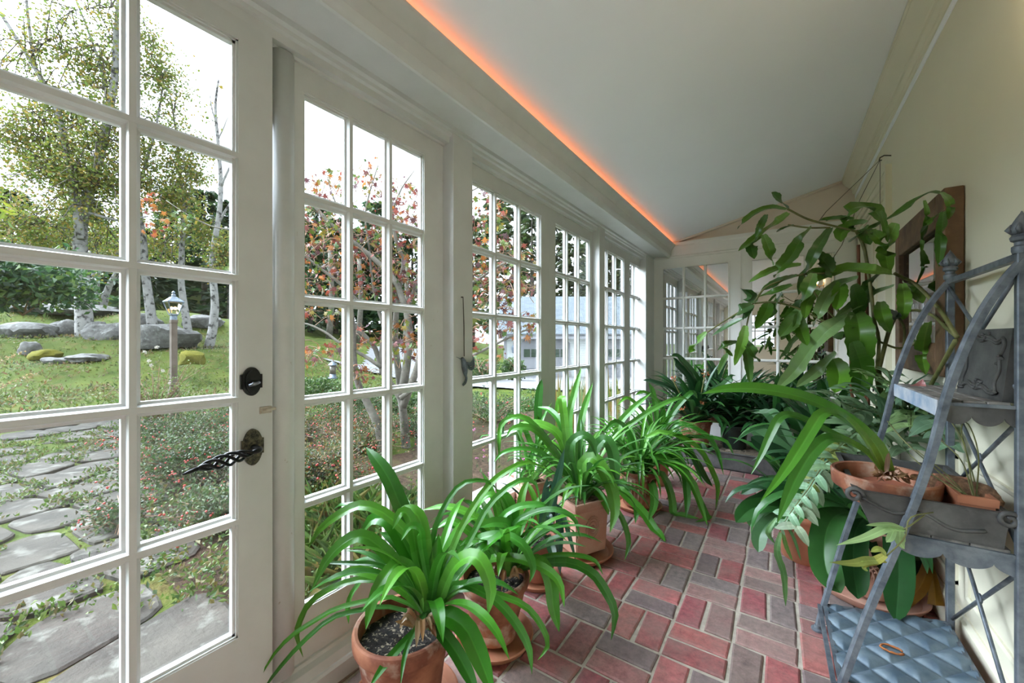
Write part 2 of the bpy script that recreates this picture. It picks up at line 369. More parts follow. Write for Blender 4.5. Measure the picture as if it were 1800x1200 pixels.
# --- french door with lock, lever and latch
XD = -1.262
dd = structure('door_1', (XD, .1, 0))
xgd = XD-.022
Yd = lambda u: PX(u, 600, xgd).y
zt, zb = PX(413, 75, xgd).z, PX(413, 1115, xgd).z
c3a, c3b = Yd(243), Yd(413); cw = c3b-c3a; mw = Yd(243)-Yd(215)
gl0 = c3a-2*(cw+mw)
dl, dr, dtop = gl0-.115, yX(479, XD), PX(479, 48, XD).z
m = MB()
m.box(XD-.045, XD, dl, gl0, .055, dtop); m.box(XD-.045, XD, c3b, dr, .055, dtop)
m.box(XD-.045, XD, gl0, c3b, .055, zb); m.box(XD-.045, XD, gl0, c3b, zt, dtop)
for (b, a) in ((.013, .012), (.019, .005)):
    m.box(xgd-.005, xgd+b, gl0, gl0+a, zb, zt); m.box(xgd-.005, xgd+b, c3b-a, c3b, zb, zt)
    m.box(xgd-.005, xgd+b, gl0, c3b, zb, zb+a); m.box(xgd-.005, xgd+b, gl0, c3b, zt-a, zt)
m.build('door_frame', WHITE, dd)
m = MB()
for i in (1, 2): muntin_v(m, xgd, gl0+i*(cw+mw)-mw/2, zb, zt, .034)
rh = (zt-zb-4*.036)/5
for j in range(1, 5): muntin_h(m, xgd+.0008, zb+j*(rh+.036)-.018, gl0, c3b, .036)
m.build('muntin_grid', WHITE, dd)
m = MB(); m.box(xgd-.002, xgd+.002, gl0, c3b, zb, zt); m.build('glass_pane', GLASS, dd)
m = MB(); m.box(-1.42, -1.24, dl-.02, .60, -.02, .05); m.build('threshold', WORN, dd)
def plate(m, y, z, hw, hh, lug, t=.008, x=XD):
    """lock plate: an oval with square lugs"""
    pts = [(y+hw*math.cos(q)*1.0, z+hh*math.sin(q)) for q in [2*math.pi*k/36 for k in range(36)]]
    m.prism(pts, x, x+t, 'x'); m.box(x, x+t*.8, y-hw*1.12, y+hw*1.12, z-lug, z+lug)
    pts = [(y+hw*.74*math.cos(q), z+hh*.78*math.sin(q)) for q in [2*math.pi*k/36 for k in range(36)]]
    m.prism(pts, x+t, x+t+.004, 'x')
pl = PX(441, 670, XD); pv = PX(443, 785, XD)
lk = MB(); plate(lk, pl.y, pl.z, .025, .041, .020); lock = lk.build('deadbolt_plate', IRON, dd, auto=.5)
tt = MB(); tt.tube([(XD+.022, pl.y-.014, pl.z-.010), (XD+.026, pl.y, pl.z-.006), (XD+.022, pl.y+.014, pl.z-.002)], [.004, .0055, .004], 10)
tt.tube([(XD+.010, pl.y, pl.z-.006), (XD+.024, pl.y, pl.z-.006)], .006, 10); tt.build('thumb_turn', STEEL, lock, smooth=True)
lv = MB(); plate(lv, pv.y, pv.z, .026, .052, .022); levp = lv.build('lever_plate', PATINA, dd, auto=.5)
m = MB()
m.tube([(XD+.01, pv.y, pv.z), (XD+.05, pv.y, pv.z), (XD+.058, pv.y-.008, pv.z), (XD+.06, pv.y-.022, pv.z-.001)], [.009, .008, .0075, .006], 12)
Lh = .125
for k in range(4):      # the cage of twisted wires
    pts = []
    for i in range(26):
        t = i/25; q = 2*math.pi*(t*1.25+k/4); r = .0155*math.sin(math.pi*min(1, t*1.0))**.7
        pts.append((XD+.06+r*math.cos(q), pv.y-.022-Lh*t, pv.z-.001-.012*t+r*math.sin(q)))
    m.tube(pts, [.0042]*25+[.003], 7)
m.tube([(XD+.06, pv.y-.022-Lh, pv.z-.013), (XD+.061, pv.y-.04-Lh, pv.z-.017), (XD+.063, pv.y-.053-Lh, pv.z-.019)], [.006, .0045, .002], 8)
m.build('lever_handle', IRON, dd, smooth=True)
pb = PX(466, 720, XD)
m = MB(); m.bevbox(XD, XD+.004, pb.y-.016, pb.y+.017, pb.z-.010, pb.z+.010, .001)
m.tube([(XD+.007, pb.y-.010, pb.z-.001), (XD+.007, pb.y+.026, pb.z+.0015)], .0045, 8); m.tube([(XD+.006, pb.y+.002, pb.z), (XD+.018, pb.y-.001, pb.z+.002)], .003, 8)
for a in (-1, 1):
    for b in (-1, 1): m.lathe([(.0022, 0), (.0015, .0012)], (0, 0, 0), 8, M=Matrix.Translation((XD+.004, pb.y+a*.0125, pb.z+b*.0072)) @ Matrix.Rotation(math.pi/2, 4, 'Y'))
m.build('slide_latch', OLDBRASS, dd)

# right wall with cornice, white band, baseboard and the far doorway
CA, CB = yX(1568, XW), 4.70
m = MB(); m.box(XW, XW+.15, YB-.1, CA+.03, -.1, 2.9); m.box(XW, XW+.15, CA+.03, YF+.1, 2.10, 2.9); m.box(XW+.05, XW+.15, CA+.03, YF+.1, -.1, 2.1)
m.build('wall_right', CREAM, kind='structure')
cp = [(.455, ceil_z(.455)-.002), (.455, 2.632), (.463, 2.628), (.463, 2.616), (.468, 2.611), (.472, 2.600), (.482, 2.584), (.500, 2.566), (.515, 2.556), (.519, 2.546), (.527, 2.543), (.530, 2.534), (.534, 2.503), (.540, 2.500), (.545, 2.486), (.548, 2.486), (.548, 2.452), (XW+.002, 2.452), (XW+.002, 2.9), (.455, 2.7)]
m = MB(); m.prism(cp[:14]+[(.545, 2.490), (XW+.002, 2.490), (XW+.002, 2.72)], YB, YF); m.build('trim_6', CREAM, kind='structure', auto=.5)
m = MB(); m.box(XW-.004, XW+.004, YB, YF, 2.455, 2.492); m.build('trim_7', CEIL, kind='structure')
m = MB(); m.prism([(XW-.018, 0), (XW+.01, 0), (XW+.01, .15), (XW-.006, .15), (XW-.01, .14), (XW-.018, .13)], YB, CA); m.build('baseboard_right', CREAM, kind='structure')
m = MB()     # raised panel mouldings low on the wall
for a, b in ((-.3, .9), (1.0, 2.1), (2.2, 3.1)):
    pr = [(-.012, 0), (-.012, .010), (-.007, .018), (.01, .018), (.01, 0)]
    m.prism([(XW+q, .72-r) for q, r in pr], a, b); m.prism([(XW+q, .22+r) for q, r in pr], a, b)
    m.prism([(XW+q*.97, a+r) for q, r in pr], .222, .718, 'z'); m.prism([(XW+q*.97, b-r) for q, r in pr], .222, .718, 'z')
m.build('trim_9', CREAM, kind='structure')
dr2 = structure('door_2', (XW, CA, 0)); m = MB()
for k, (o, t) in enumerate(((0, .030), (.025, .022), (.05, .026), (.085, .014))):
    m.box(XW-t, XW+.02+k*.001, CA+o, CA+o+.03, 0, 2.21-o); m.box(XW-t-.0006, XW+.025+k*.001, CA+o-.0005, CB-o*.2, 2.21-o, 2.24-o)
m.box(XW-.012, XW+.021, CA+.002, CA+.11, 0, 2.219); m.box(XW-.0115, XW+.022, CA+.003, CB-.004, 2.12, 2.218)
m.build('door_casing', CREAM, dr2)
m = MB()
m.box(XW+.01, XW+.05, CA+.11, CB, 0, 2.12)
for a in (CA+.19, CA+.62):
    for (z0, z1) in ((.2, .8), (1.0, 1.95)):
        m.box(XW-.0, XW+.02, a, a+.34, z0, z0+.02); m.box(XW, XW+.02, a, a+.34, z1-.02, z1); m.box(XW, XW+.02, a, a+.02, z0, z1); m.box(XW, XW+.02, a+.32, a+.34, z0, z1)
m.build('door_leaf', CREAM, dr2)

# far wall: cross beam, gable, two mirror-glazed doors
yf = YF
m = MB(); m.box(-1.5, XW+.15, yf+.03, yf+.16, -.1, 2.28); m.build('wall_far', WHITE2, kind='structure')
m = MB(); m.prism([(-1.1, 2.255), (XW+.1, 2.255), (XW+.1, ceil_z(XW+.1)+.05), (-1.1, ceil_z(-1.1)+.05)], yf+.04, yf+.16)
m.build('wall_gable', GABLE, kind='structure')
m = MB(); m.prism([(yf+.04, 2.095), (yf-.022, 2.095), (yf-.022, 2.112), (yf-.012, 2.125), (yf-.012, 2.225), (yf-.020, 2.240), (yf-.020, 2.272), (yf+.04, 2.278)], -1.235, XW, 'x')
# gable edge strip along the slope
m.build('trim_10', WHITE2, kind='structure')
m = MB(); a = Vector((-1.03, yf-.012, ceil_z(-1.03)-.001)); b = Vector((.46, yf-.012, ceil_z(.46)-.001)); m.obox(a, b-a, (0, .05, 0), (0, 0, -.018)); m.build('trim_11', GABLE, kind='structure')
def far_door(name, gx0, gx1, x0, x1):
    e = structure(name, ((x0+x1)/2, yf, 0)); m = MB(); z0g, z1g = .27, PY(1166, 473, yf).z
    m.box(x0, gx0, yf-.005, yf+.035, .0, 2.095); m.box(gx1, x1, yf-.005, yf+.035, .0, 2.095)
    m.box(gx0, gx1, yf-.005, yf+.035, .0, z0g); m.box(gx0, gx1, yf-.005, yf+.035, z1g, 2.095)
    for (x, s) in ((gx0, 1), (gx1, -1)): m.box(min(x, x-s*.014), max(x, x-s*.014), yf-.012, yf, z0g-.014, z1g+.014)
    for z in (z0g-.014, z1g): m.box(gx0, gx1, yf-.012, yf, z, z+.014)
    m.build('door_frame', WHITE2, e); m = MB()
    for i in (1, 2): x = lerp(gx0, gx1, i/3); m.prism([(x-.014, yf+.01), (x-.014, yf), (x-.006, yf-.010), (x+.006, yf-.010), (x+.014, yf), (x+.014, yf+.01)], z0g, z1g, 'z')
    for j in range(1, 5): z = lerp(z0g, z1g, j/5); m.prism([(yf+.01, z-.014), (yf, z-.014), (yf-.010, z-.006), (yf-.010, z+.006), (yf, z+.014), (yf+.01, z+.014)], gx0, gx1, 'x')
    m.build('muntin_grid', WHITE2, e); m = MB(); m.box(gx0, gx1, yf+.008, yf+.014, z0g, z1g); m.build('glass_pane', MIRROR, e)
far_door('door_3', -1.132, -.471, -1.235, -.365)
far_door('door_4', -.254, .41, -.355, XW)
m = MB(); m.box(-.368, -.352, yf-.014, yf+.02, 0, 2.095); m.build('trim_12', WHITE2, kind='structure')

# ================================================================ GARDEN OUTSIDE THE WINDOWS
RV, FV = Vector((CY, SY, 0)), Vector((-SY, CY, 0))
GRASS = M2('lawn_grass', (0.0297, 0.0561, 0.0066), (0.0792, 0.099, 0.0145), 1.6, .95, p=(.3, .7), b=.8, bd=.04, bscale=26, c2=(0.1122, 0.0792, 0.0297), scale2=2.6, p2=(.56, .74), spec=.1)
SLATE = M2('lichened_flagstone', (.030, .027, .022), (.075, .066, .053), 3.2, .9, p=(.3, .7), b=.7, bd=.012, bscale=26, detail=9, c2=(.135, .13, .11), scale2=7, p2=(.53, .66), spec=.15)
ROCK = M2('lichened_granite', (0.0627, 0.0607, 0.0561), (0.1452, 0.1419, 0.132), 5, .9, b=.7, bd=.05, bscale=7, c2=(0.198, 0.2046, 0.1914), scale2=12, p2=(.55, .68), spec=.2)
MOSS = M2('yellow_moss', (0.098, 0.098, 0.014), (0.154, 0.14, 0.021), 9, .95, b=.8, bd=.03, spec=.1)
BIRCH = M2('birch_bark', (0.2244, 0.2178, 0.2046), (0.33, 0.3234, 0.3036), 4, .85, b=.3, bd=.01, c2=(0.0462, 0.0429, 0.0396), scale2=7, p2=(.52, .62), spec=.2)
MAPLEBARK = M2('grey_maple_bark', (0.098, 0.0875, 0.07), (0.189, 0.1715, 0.14), 7, .9, b=.5, bd=.008, c2=(0.119, 0.126, 0.098), scale2=16, p2=(.55, .7), spec=.2)
DARKBARK = M2('pine_bark', (.06, .05, .04), (.16, .14, .115), 6, .9, b=.5, bd=.02, spec=.2)
DRIVE = M2('pale_driveway', (0.144, 0.144, 0.15), (0.18, 0.18, 0.18), 2, .9, spec=.2)
MULCH = M2('bed_soil', (0.03, 0.021, 0.0135), (0.09, 0.06, 0.0375), 22, .95, b=.8, bd=.03, c2=(0.075, 0.075, 0.0225), scale2=5, p2=(.55, .7), spec=.1)
POSTWOOD = M2('silvered_post_wood', (0.098, 0.07, 0.049), (0.154, 0.119, 0.091), 9, .85, b=.3, bd=.004)
SIDING, nt_, bs_ = newmat('pale_lap_siding')
_w = nt_.nodes.new('ShaderNodeTexWave'); _w.wave_type = 'BANDS'; _w.bands_direction = 'Z'; _w.wave_profile = 'SAW'; _w.inputs['Scale'].default_value = 2.6
_t = nt_.nodes.new('ShaderNodeTexCoord'); nt_.links.new(_t.outputs['Object'], _w.inputs['Vector']); bump(nt_, bs_, _w.outputs['Fac'], .9, .03)
bs_.inputs['Base Color'].default_value = (.52, .55, .53, 1); bs_.inputs['Roughness'].default_value = .8
SHINGLE, nt_, bs_ = newmat('grey_shingles')
_b = nt_.nodes.new('ShaderNodeTexBrick'); _b.inputs['Scale'].default_value = 4.0; _b.inputs['Color1'].default_value = (.055, .07, .08, 1); _b.inputs['Color2'].default_value = (.095, .115, .125, 1)
_b.inputs['Mortar'].default_value = (.04, .05, .06, 1); _b.inputs['Mortar Size'].default_value = .03
_t = nt_.nodes.new('ShaderNodeTexCoord'); nt_.links.new(_t.outputs['UV'], _b.inputs['Vector']); nt_.links.new(_b.outputs['Color'], bs_.inputs['Base Color']); bs_.inputs['Roughness'].default_value = .9
GARAGEWHITE = M2('garage_white_paint', (0.234, 0.2405, 0.2535), (0.26, 0.2665, 0.2795), 3, .6)
DARKGLASS = M2('dark_green_glass', (.015, .035, .02), (.04, .07, .04), 2, .15)
LAMPGLOW = emitmat('lamp_bulb', (1, .62, .28), 6)
BERRY = M2('red_berry', (.36, .02, .02), (.48, .05, .03), 20, .4)

# --- ground: heights taken from spots where the ground can be seen
ctl = [(-1.5, y, -.15) for y in (-4, -2, 0, 2, 4, 6, 8)]+[(-3.2, y, -.15) for y in (-3, 0, 2, 4, 6)]
for (u, v, d) in ((200, 735, 6.7), (100, 690, 9.3), (60, 640, 11), (45, 592, 13), (150, 592, 13.5), (370, 612, 14), (270, 588, 14.5), (300, 545, 18), (60, 540, 18), (400, 560, 18.5),
                  (305, 735, 6.8), (400, 690, 10), (-150, 700, 9), (-200, 560, 16), (560, 690, 10.8), (600, 645, 20), (570, 595, 30), (680, 650, 24), (740, 606, 36), (640, 610, 30),
                  (850, 672, 16.5), (900, 668, 19), (1000, 668, 19), (1120, 668, 19), (1300, 668, 19), (900, 662, 21), (1120, 662, 23), (850, 740, 9.5), (950, 730, 10), (800, 700, 12), (560, 580, 42), (900, 640, 40), (1200, 640, 40), (100, 500, 30), (300, 510, 30), (100, 460, 45), (400, 490, 45), (700, 585, 50), (1000, 620, 60)):
    p = PD(u, v, d); ctl.append((p.x, p.y, p.z))
def ground_z(x, y):
    sw = sz = 0
    for (a, b, z) in ctl:
        q = ((x-a)**2+(y-b)**2+.15)**-1.7
        sw += q; sz += q*z
    return sz/sw
def gpt(x, y, dz=0): return Vector((x, y, ground_z(x, y)+dz))
def on_ground(u, d): p = PD(u, 600, d); return gpt(p.x, p.y)
m = MB(); NA, NR = 110, 120
grid = []
for j in range(NR+1):
    r = .06*(75/.06)**(j/NR)
    for i in range(NA+1):
        a = math.radians(-12+i*(200)/NA)       # angle from +Y towards -X
        x, y = -1.36-r*math.sin(a), r*math.cos(a)*1.0+.6
        x = min(x, -1.40) if y < 6.2 else x
        grid.append((x, y, ground_z(x, y)+.05*mnoise.noise((x*.8, y*.8, 0))*min(1, r/5)))
fs = []
for j in range(NR):
    for i in range(NA):
        a = j*(NA+1)+i; fs.append((a, a+NA+1, a+NA+2, a+1))
m.add(grid, fs); m.build('ground', GRASS, smooth=True, kind='structure')
# driveway
m = MB(); dpoly = [(p.x, p.y) for p in [on_ground(560, 15.8), on_ground(700, 15.2), on_ground(840, 14.0), on_ground(960, 13.4), on_ground(1240, 13.0), on_ground(1260, 19.9), on_ground(960, 19.9), on_ground(800, 22), on_ground(748, 30), on_ground(650, 29), on_ground(620, 23), on_ground(575, 18)]]
def inside(x, y, poly):
    r = False; n = len(poly)
    for i in range(n):
        (ax, ay), (bx, by) = poly[i], poly[(i+1) % n]
        if (ay > y) != (by > y) and x < (bx-ax)*(y-ay)/(by-ay)+ax: r = not r
    return r
for i in range(120):
    for j in range(120):
        x, y = -26+i*.28, 6+j*.28
        if inside(x, y, dpoly): m.add([gpt(x+a, y+b, .07) for a, b in ((0, 0), (.281, 0), (.281, .281), (0, .281))], [(0, 1, 2, 3)])
m.build('driveway', DRIVE, kind='structure')

# --- leaf helpers
def rnd_dir(up=0):
    while True:
        d = Vector((U(-1, 1), U(-1, 1), U(-1, 1)))
        if .05 < d.length < 1: d.normalize(); d.z += up; return d.normalized()
def leaf(m, p, d, L, W, col, fold=.25):
    """a pointed blade bent along its midrib"""
    s = d.cross(rnd_dir())
    if s.length < .01: s = d.orthogonal()
    s.normalize(); n = d.cross(s)
    m.add([p, p+d*L*.5+s*W*.5+n*fold*W, p+d*L-n*fold*W*.3, p+d*L*.5-s*W*.5+n*fold*W], [(0, 1, 2, 3)], col)
def maple_leaf(m, p, d, L, col):
    s = d.cross(rnd_dir()).normalized(); n = d.cross(s); vs = [p]
    tips = [(-150, .45), (-118, .25), (-80, .8), (-52, .36), (-34, .92), (-14, .42), (0, 1.05), (14, .42), (34, .92), (52, .36), (80, .8), (118, .25), (150, .45)]
    for (a, r) in tips:
        a = math.radians(a); vs.append(p+d*(L*.5+L*.55*r*math.cos(a))+s*L*.62*r*math.sin(a)-n*L*.12*r*r)
    vs[0] = p+d*L*.5
    m.add(vs, [(0, i, i+1) for i in range(1, len(tips))]+[(0, len(tips), 1)], col)
def cloud(m, c, R, n, L, W, pal, up=0, hollow=0, jit=.25):
    c = Vector(c)
    for _ in range(n):
        d = rnd_dir(); r = (hollow+(1-hollow)*random.random())**.5
        p = c+Vector((d.x*R[0], d.y*R[1], d.z*R[2]))*r
        k = random.choice(pal); q = U(1-jit, 1+jit)
        leaf(m, p, rnd_dir(up), L*U(.7, 1.3), W*U(.7, 1.3), tuple(x*q for x in k))
def rough_rock(m, c, sx, sy, sz, seed, sub=3):
    bm = bmesh.new(); bmesh.ops.create_icosphere(bm, subdivisions=sub, radius=1)
    for v in bm.verts:
        n = v.co.normalized(); q = 1+.35*mnoise.noise(n*1.3+Vector((seed*3.1, seed, 0)))+.10*mnoise.noise(n*4+Vector((seed, 0, 0)))
        k = [math.copysign(abs(x)**.92, x) for x in n]
        v.co = Vector((k[0]*sx*q, k[1]*sy*q, max(-.55, k[2])*sz*q))
    Mx = Matrix.Translation(Vector(c)) @ Matrix.Rotation(YAW+U(-.3, .3), 4, 'Z'); m.frombm(bm, None, Mx)

# --- flagstone path
region = [PZ(u, v, -.13) for (u, v) in ((-260, 1400), (330, 1420), (268, 1060), (215, 960), (205, 850), (205, 800), (222, 770), (235, 738), (165, 734), (60, 752), (-40, 790), (-160, 900))]
reg2 = [(p.x, p.y) for p in region]
def inside(x, y, poly):
    r = False; n = len(poly)
    for i in range(n):
        (ax, ay), (bx, by) = poly[i], poly[(i+1) % n]
        if (ay > y) != (by > y) and x < (bx-ax)*(y-ay)/(by-ay)+ax: r = not r
    return r
random.seed(21)
seeds = []
xs = [p[0] for p in reg2]; ys = [p[1] for p in reg2]
for _ in range(6000):
    x, y = U(min(xs), min(-1.5, max(xs))), U(min(ys), max(ys))
    if inside(x, y, reg2) and all(((x-a)*.85)**2+((y-b)*1.25)**2 > .40**2 for a, b in seeds): seeds.append((x, y))
path = structure('path', (seeds[0][0], seeds[0][1], -.15))
m = MB()
for (sx, sy) in seeds:
    poly = [Vector((sx+a, sy+b)) for a, b in ((-.36, -.30), (.36, -.34), (.33, .30), (-.36, .33))]
    for (ox, oy) in seeds:
        if (ox, oy) == (sx, sy) or (ox-sx)**2+(oy-sy)**2 > 2.2: continue
        mid_ = Vector(((sx+ox)/2, (sy+oy)/2)); nn = Vector((ox-sx, oy-sy)).normalized(); mid_ -= nn*.013
        out = []
        for i in range(len(poly)):
            a, b = poly[i], poly[(i+1) % len(poly)]; da, db = (a-mid_).dot(nn), (b-mid_).dot(nn)
            if da <= 0: out.append(a)
            if da*db < 0: out.append(a+(b-a)*(da/(da-db)))
        poly = out
        if len(poly) < 3: break
    if len(poly) < 3: continue
    c = sum(poly, Vector((0, 0)))/len(poly); pts = []
    for i in range(len(poly)):      # round the corners and rough the edges
        a, b = poly[i], poly[(i+1) % len(poly)]
        for t in (.12, .35, .65, .88):
            q = a.lerp(b, t); q = q+(c-q)*(U(0, .035)+(.03 if t in (.12, .88) else 0)); pts.append(q)
    pts = [p for p in pts if p.x < -1.45]
    if len(pts) < 3: continue
    n = len(pts); zz = U(-.012, .012)
    low = [gpt(p.x, p.y, -.05) for p in pts]; top = [gpt(p.x, p.y, .014+zz) for p in pts]; inn = [gpt(*(p+(c-p)*.05), .022+zz) for p in pts]
    m.add(low+top+inn, [(i, (i+1) % n, n+(i+1) % n, n+i) for i in range(n)]+[(n+i, n+(i+1) % n, 2*n+(i+1) % n, 2*n+i) for i in range(n)]+[tuple(2*n+i for i in range(n))])
m.build('flagstone_paving', SLATE, path)
m = MB(); pal = [(.07, .13, .02), (.11, .16, .03), (.05, .09, .02), (.13, .11, .04)]
for _ in range(900):
    (sx, sy) = random.choice(seeds); q = U(.18, .34); a = U(0, 6.3); x, y = sx+q*math.cos(a)*1.2, sy+q*math.sin(a)*.8
    if x > -1.5 or mnoise.noise((x*1.1, y*1.1, 3)) < -.12: continue
    for _ in range(9): leaf(m, gpt(x+U(-.05, .05), y+U(-.05, .05), U(.01, .055)), rnd_dir(.9), U(.015, .05), U(.012, .025), random.choice(pal))
m.build('creeping_weeds', OUTLEAF, path)
# soil bed between path and windows, with its berry shrubs
m = MB(); bed = [PZ(u, v, -.12) for (u, v) in ((430, 1420), (300, 1060), (228, 960), (220, 850), (222, 800), (260, 745), (412, 722), (560, 712), (740, 700), (950, 715), (1060, 760))]
bp = [(min(p.x, -1.42), p.y) for p in bed]+[(-1.42, 5.5), (-1.42, -.4)]
cxm = sum(p[0] for p in bp)/len(bp); cym = sum(p[1] for p in bp)/len(bp)
for i in range(40):
    for j in range(60):
        x, y = -7.5+i*.16, -.5+j*.2
        if inside(x, y, bp): m.add([gpt(x+a, y+b, .012) for a, b in ((0, 0), (.161, 0), (.161, .201), (0, .201))], [(0, 1, 2, 3)])
m.build('ground_bed', MULCH, kind='structure')
m = MB(); random.seed(9)  # pale gravel strip along the house, added to bounce daylight onto the ceiling
for (a, b) in ((1.45, 7.0), (-4.2, -.4)):
    for i in range(5):
        for j in range(int((b-a)/.25)):
            x, y = -2.15+i*.146, a+j*.25; m.add([gpt(x+p_, y+q_, .03+U(0, .008)) for p_, q_ in ((0, 0), (.147, 0), (.147, .251), (0, .251))], [(0, 1, 2, 3)])
m.build('ground_bounce_gravel', M2('pale_gravel', (.36, .34, .32), (.52, .50, .47), 60, .9, b=.8, bd=.02, bscale=60), kind='structure')
def berry_shrub(u, d, rx, rz, n, nb, label, pal):
    c = on_ground(u, d); t = thing('cotoneaster_shrub', label, 'shrub', c, 'berry shrubs in the bed by the path'); m = MB()
    for _ in range(int(n/7)):
        a = U(0, 6.28); el = U(.05, 1.1); L = U(.4, 1)*rx; p0 = c+Vector((U(-.15, .15)*rx, U(-.15, .15)*rx, 0))
        dr = Vector((math.cos(a)*math.cos(el), math.sin(a)*math.cos(el), math.sin(el)*rz/rx*1.5))
        for k in range(7):
            q = U(.15, 1); p = p0+dr*L*q+Vector((0, 0, rz*.3*math.sin(q*3)))+Vector((U(-.03, .03), U(-.03, .03), U(-.03, .03)))
            if p.x > -1.44: continue
            p.z = max(p.z, ground_z(p.x, p.y)+.02); leaf(m, p, rnd_dir(.3), U(.017, .040), U(.012, .025), random.choice(pal))
    m.build('foliage', OUTLEAF, t); m = MB()
    for _ in range(40):
        a = U(0, 6.28); el = U(.1, 1); L = U(.5, .95)*rx; dr = Vector((math.cos(a)*math.cos(el), math.sin(a)*math.cos(el), math.sin(el)*rz/rx*1.4)); e = c+dr*L
        if e.x > -1.46: continue
        m.tube([c, c+dr*L*.5+Vector((0, 0, .05)), e], [.006, .004, .002], 4)
    m.build('twigs', BROWNSTEM, t); m = MB()
    for _ in range(nb):
        a = U(0, 6.28); el = U(.3, 1.3); p = c+Vector((math.cos(a)*math.cos(el)*rx, math.sin(a)*math.cos(el)*rx, math.sin(el)*rz))*U(.6, 1.02)
        if p.x > -1.46: continue
        for _ in range(random.choice((1, 1, 2, 3))):
            bm = bmesh.new(); bmesh.ops.create_icosphere(bm, subdivisions=1, radius=U(.007, .010)); q = p+Vector((U(-.02, .02), U(-.02, .02), U(-.015, .015)))
            m.frombm(bm, None, Matrix.Translation(q))
    b = m.build('berries', BERRY, t, smooth=True); b['kind'] = 'stuff'
    return t
G1 = [(.035, .075, .018), (.05, .10, .025), (.03, .055, .02), (.08, .11, .03), (.06, .05, .025)]
G2 = [(.05, .09, .02), (.08, .11, .03), (.12, .09, .03), (.05, .05, .03), (.16, .10, .03)]
berry_shrub(345, 3.6, .78, .42, 9000, 190, 'low berry shrub right behind the door lever, dense with red berries', G1)
berry_shrub(300, 4.9, .85, .40, 6500, 120, 'spreading berry shrub beside the far bend of the stone path', G1)
berry_shrub(420, 5.6, .9, .45, 3200, 60, 'small-leaved berry shrub at the foot of the lawn, behind the door stile', G1)
berry_shrub(395, 2.75, .42, .26, 3600, 40, 'low green berry shrub close behind the lowest right door pane', G1)
berry_shrub(560, 3.5, .65, .40, 5200, 110, 'russet berry shrub outside the three-column window next to the door', G2)
berry_shrub(640, 4.6, .8, .40, 3000, 80, 'reddish berry shrub around the feet of the maple stems', G2)
berry_shrub(520, 5.2, .95, .45, 3600, 90, 'russet spreading berry shrub left of the maple stems, mid-bed', G2)
berry_shrub(610, 6.2, 1.0, .45, 3600, 60, 'green berry shrub behind the maple stems, near the junipers', G1)
berry_shrub(730, 5.4, 1.0, .45, 3400, 60, 'green berry shrub right of the maple stems', G1)
berry_shrub(860, 6.4, 1.1, .45, 3200, 30, 'green berry shrub beyond the gravel, seen through the second window', G1)
berry_shrub(215, 2.75, .34, .20, 1300, 30, 'little berry shrub creeping over the path edge', G1)
# low weeds, strawberries and grasses near the glass
m = MB(); pal = [(.07, .13, .02), (.10, .15, .03), (.14, .12, .03), (.045, .09, .02)]
for _ in range(420):
    u = U(240, 740); d = U(1.9, 3.4); p = on_ground(u, d)
    if not inside(p.x, p.y, bp) or p.x > -1.5: continue
    h = U(.04, .22)
    for _ in range(9): leaf(m, p+Vector((U(-.06, .06), U(-.06, .06), U(.02, h))), rnd_dir(.4), U(.02, .045), U(.014, .028), random.choice(pal))
for _ in range(260):
    u = U(530, 750); d = U(1.95, 3.0); p = on_ground(u, d)
    if p.x > -1.48: continue
    for _ in range(6):
        dr = rnd_dir(1.6); q = p+Vector((U(-.04, .04), U(-.04, .04), 0)); L = U(.12, .34); s = Vector((dr.y, -dr.x, 0)).normalized()*.004
        e = q+dr*L+Vector((dr.x, dr.y, -.15))*L*.5
        if e.x > -1.46: continue
        m.add([q-s, q+s, q+dr*L*.6+s*.8, e, q+dr*L*.6-s*.8], [(0, 1, 2, 3, 4)], random.choice(pal))
o = m.build('undergrowth', OUTLEAF); o['kind'] = 'stuff'; tag(o, 'mixed weeds and grass blades growing close outside the glass', 'weeds')

# lawn blades, moss and fallen leaves on the slope
m = MB(); random.seed(77); pal = [(.05, .085, .012), (.08, .11, .02), (.11, .12, .03), (.16, .12, .05), (.035, .065, .012), (.13, .10, .03)]
for _ in range(15000):
    u = U(-20, 745); d = U(6.5, 17)**1.0; p = PD(u, 600, d)
    if inside(p.x, p.y, bp) or inside(p.x, p.y, reg2) or p.x > -1.5: continue
    k = mnoise.noise((p.x*.5, p.y*.5, 2)); c = pal[min(5, max(0, int((k+.6)*4.5+U(-1.2, 1.2))))]
    p.z = ground_z(p.x, p.y)+.02; dr = rnd_dir(.5); leaf(m, p, dr, U(.05, .13), U(.02, .05), tint_(c) if False else tuple(x*U(.75, 1.3) for x in c))
o = m.build('lawn_grass', OUTLEAF); o['kind'] = 'stuff'; tag(o, 'short grass, moss and fallen leaves on the sloping lawn', 'grass')
# --- boulders
random.seed(5)
def boulder(u, v, wpx, hpx, d, label, mat=None, i=0):
    s = d/FPX; c = PD(u, v, d); m = MB(); rough_rock(m, c-Vector((0, 0, hpx*s*.15)), wpx*s/2, wpx*s*.4, hpx*s*.62, u*.37+v)
    o = m.build('boulder', mat or ROCK, smooth=False, auto=.6); tag(o, label, 'rock', 'boulders on the slope'); return o
boulder(48, 580, 82, 28, 13, 'smooth grey wedge-shaped boulder alone on the slope, outside the door')
boulder(118, 577, 40, 30, 13.9, 'squarish lichened rock leaning on the left foot of the thickest birch')
boulder(172, 582, 36, 34, 13.4, 'pale rock against the right side of the thickest birch foot')
boulder(205, 584, 78, 38, 13.6, 'lichened boulder between the thickest birch and the door muntin')
boulder(285, 590, 110, 46, 13.2, 'long pale rock slab behind the garden lamp post')
boulder(130, 545, 150, 20, 17.5, 'flat ledge of rock on the crest behind the birches')
boulder(360, 566, 70, 24, 17, 'low rock ledge right of the lamp post near the forest edge')
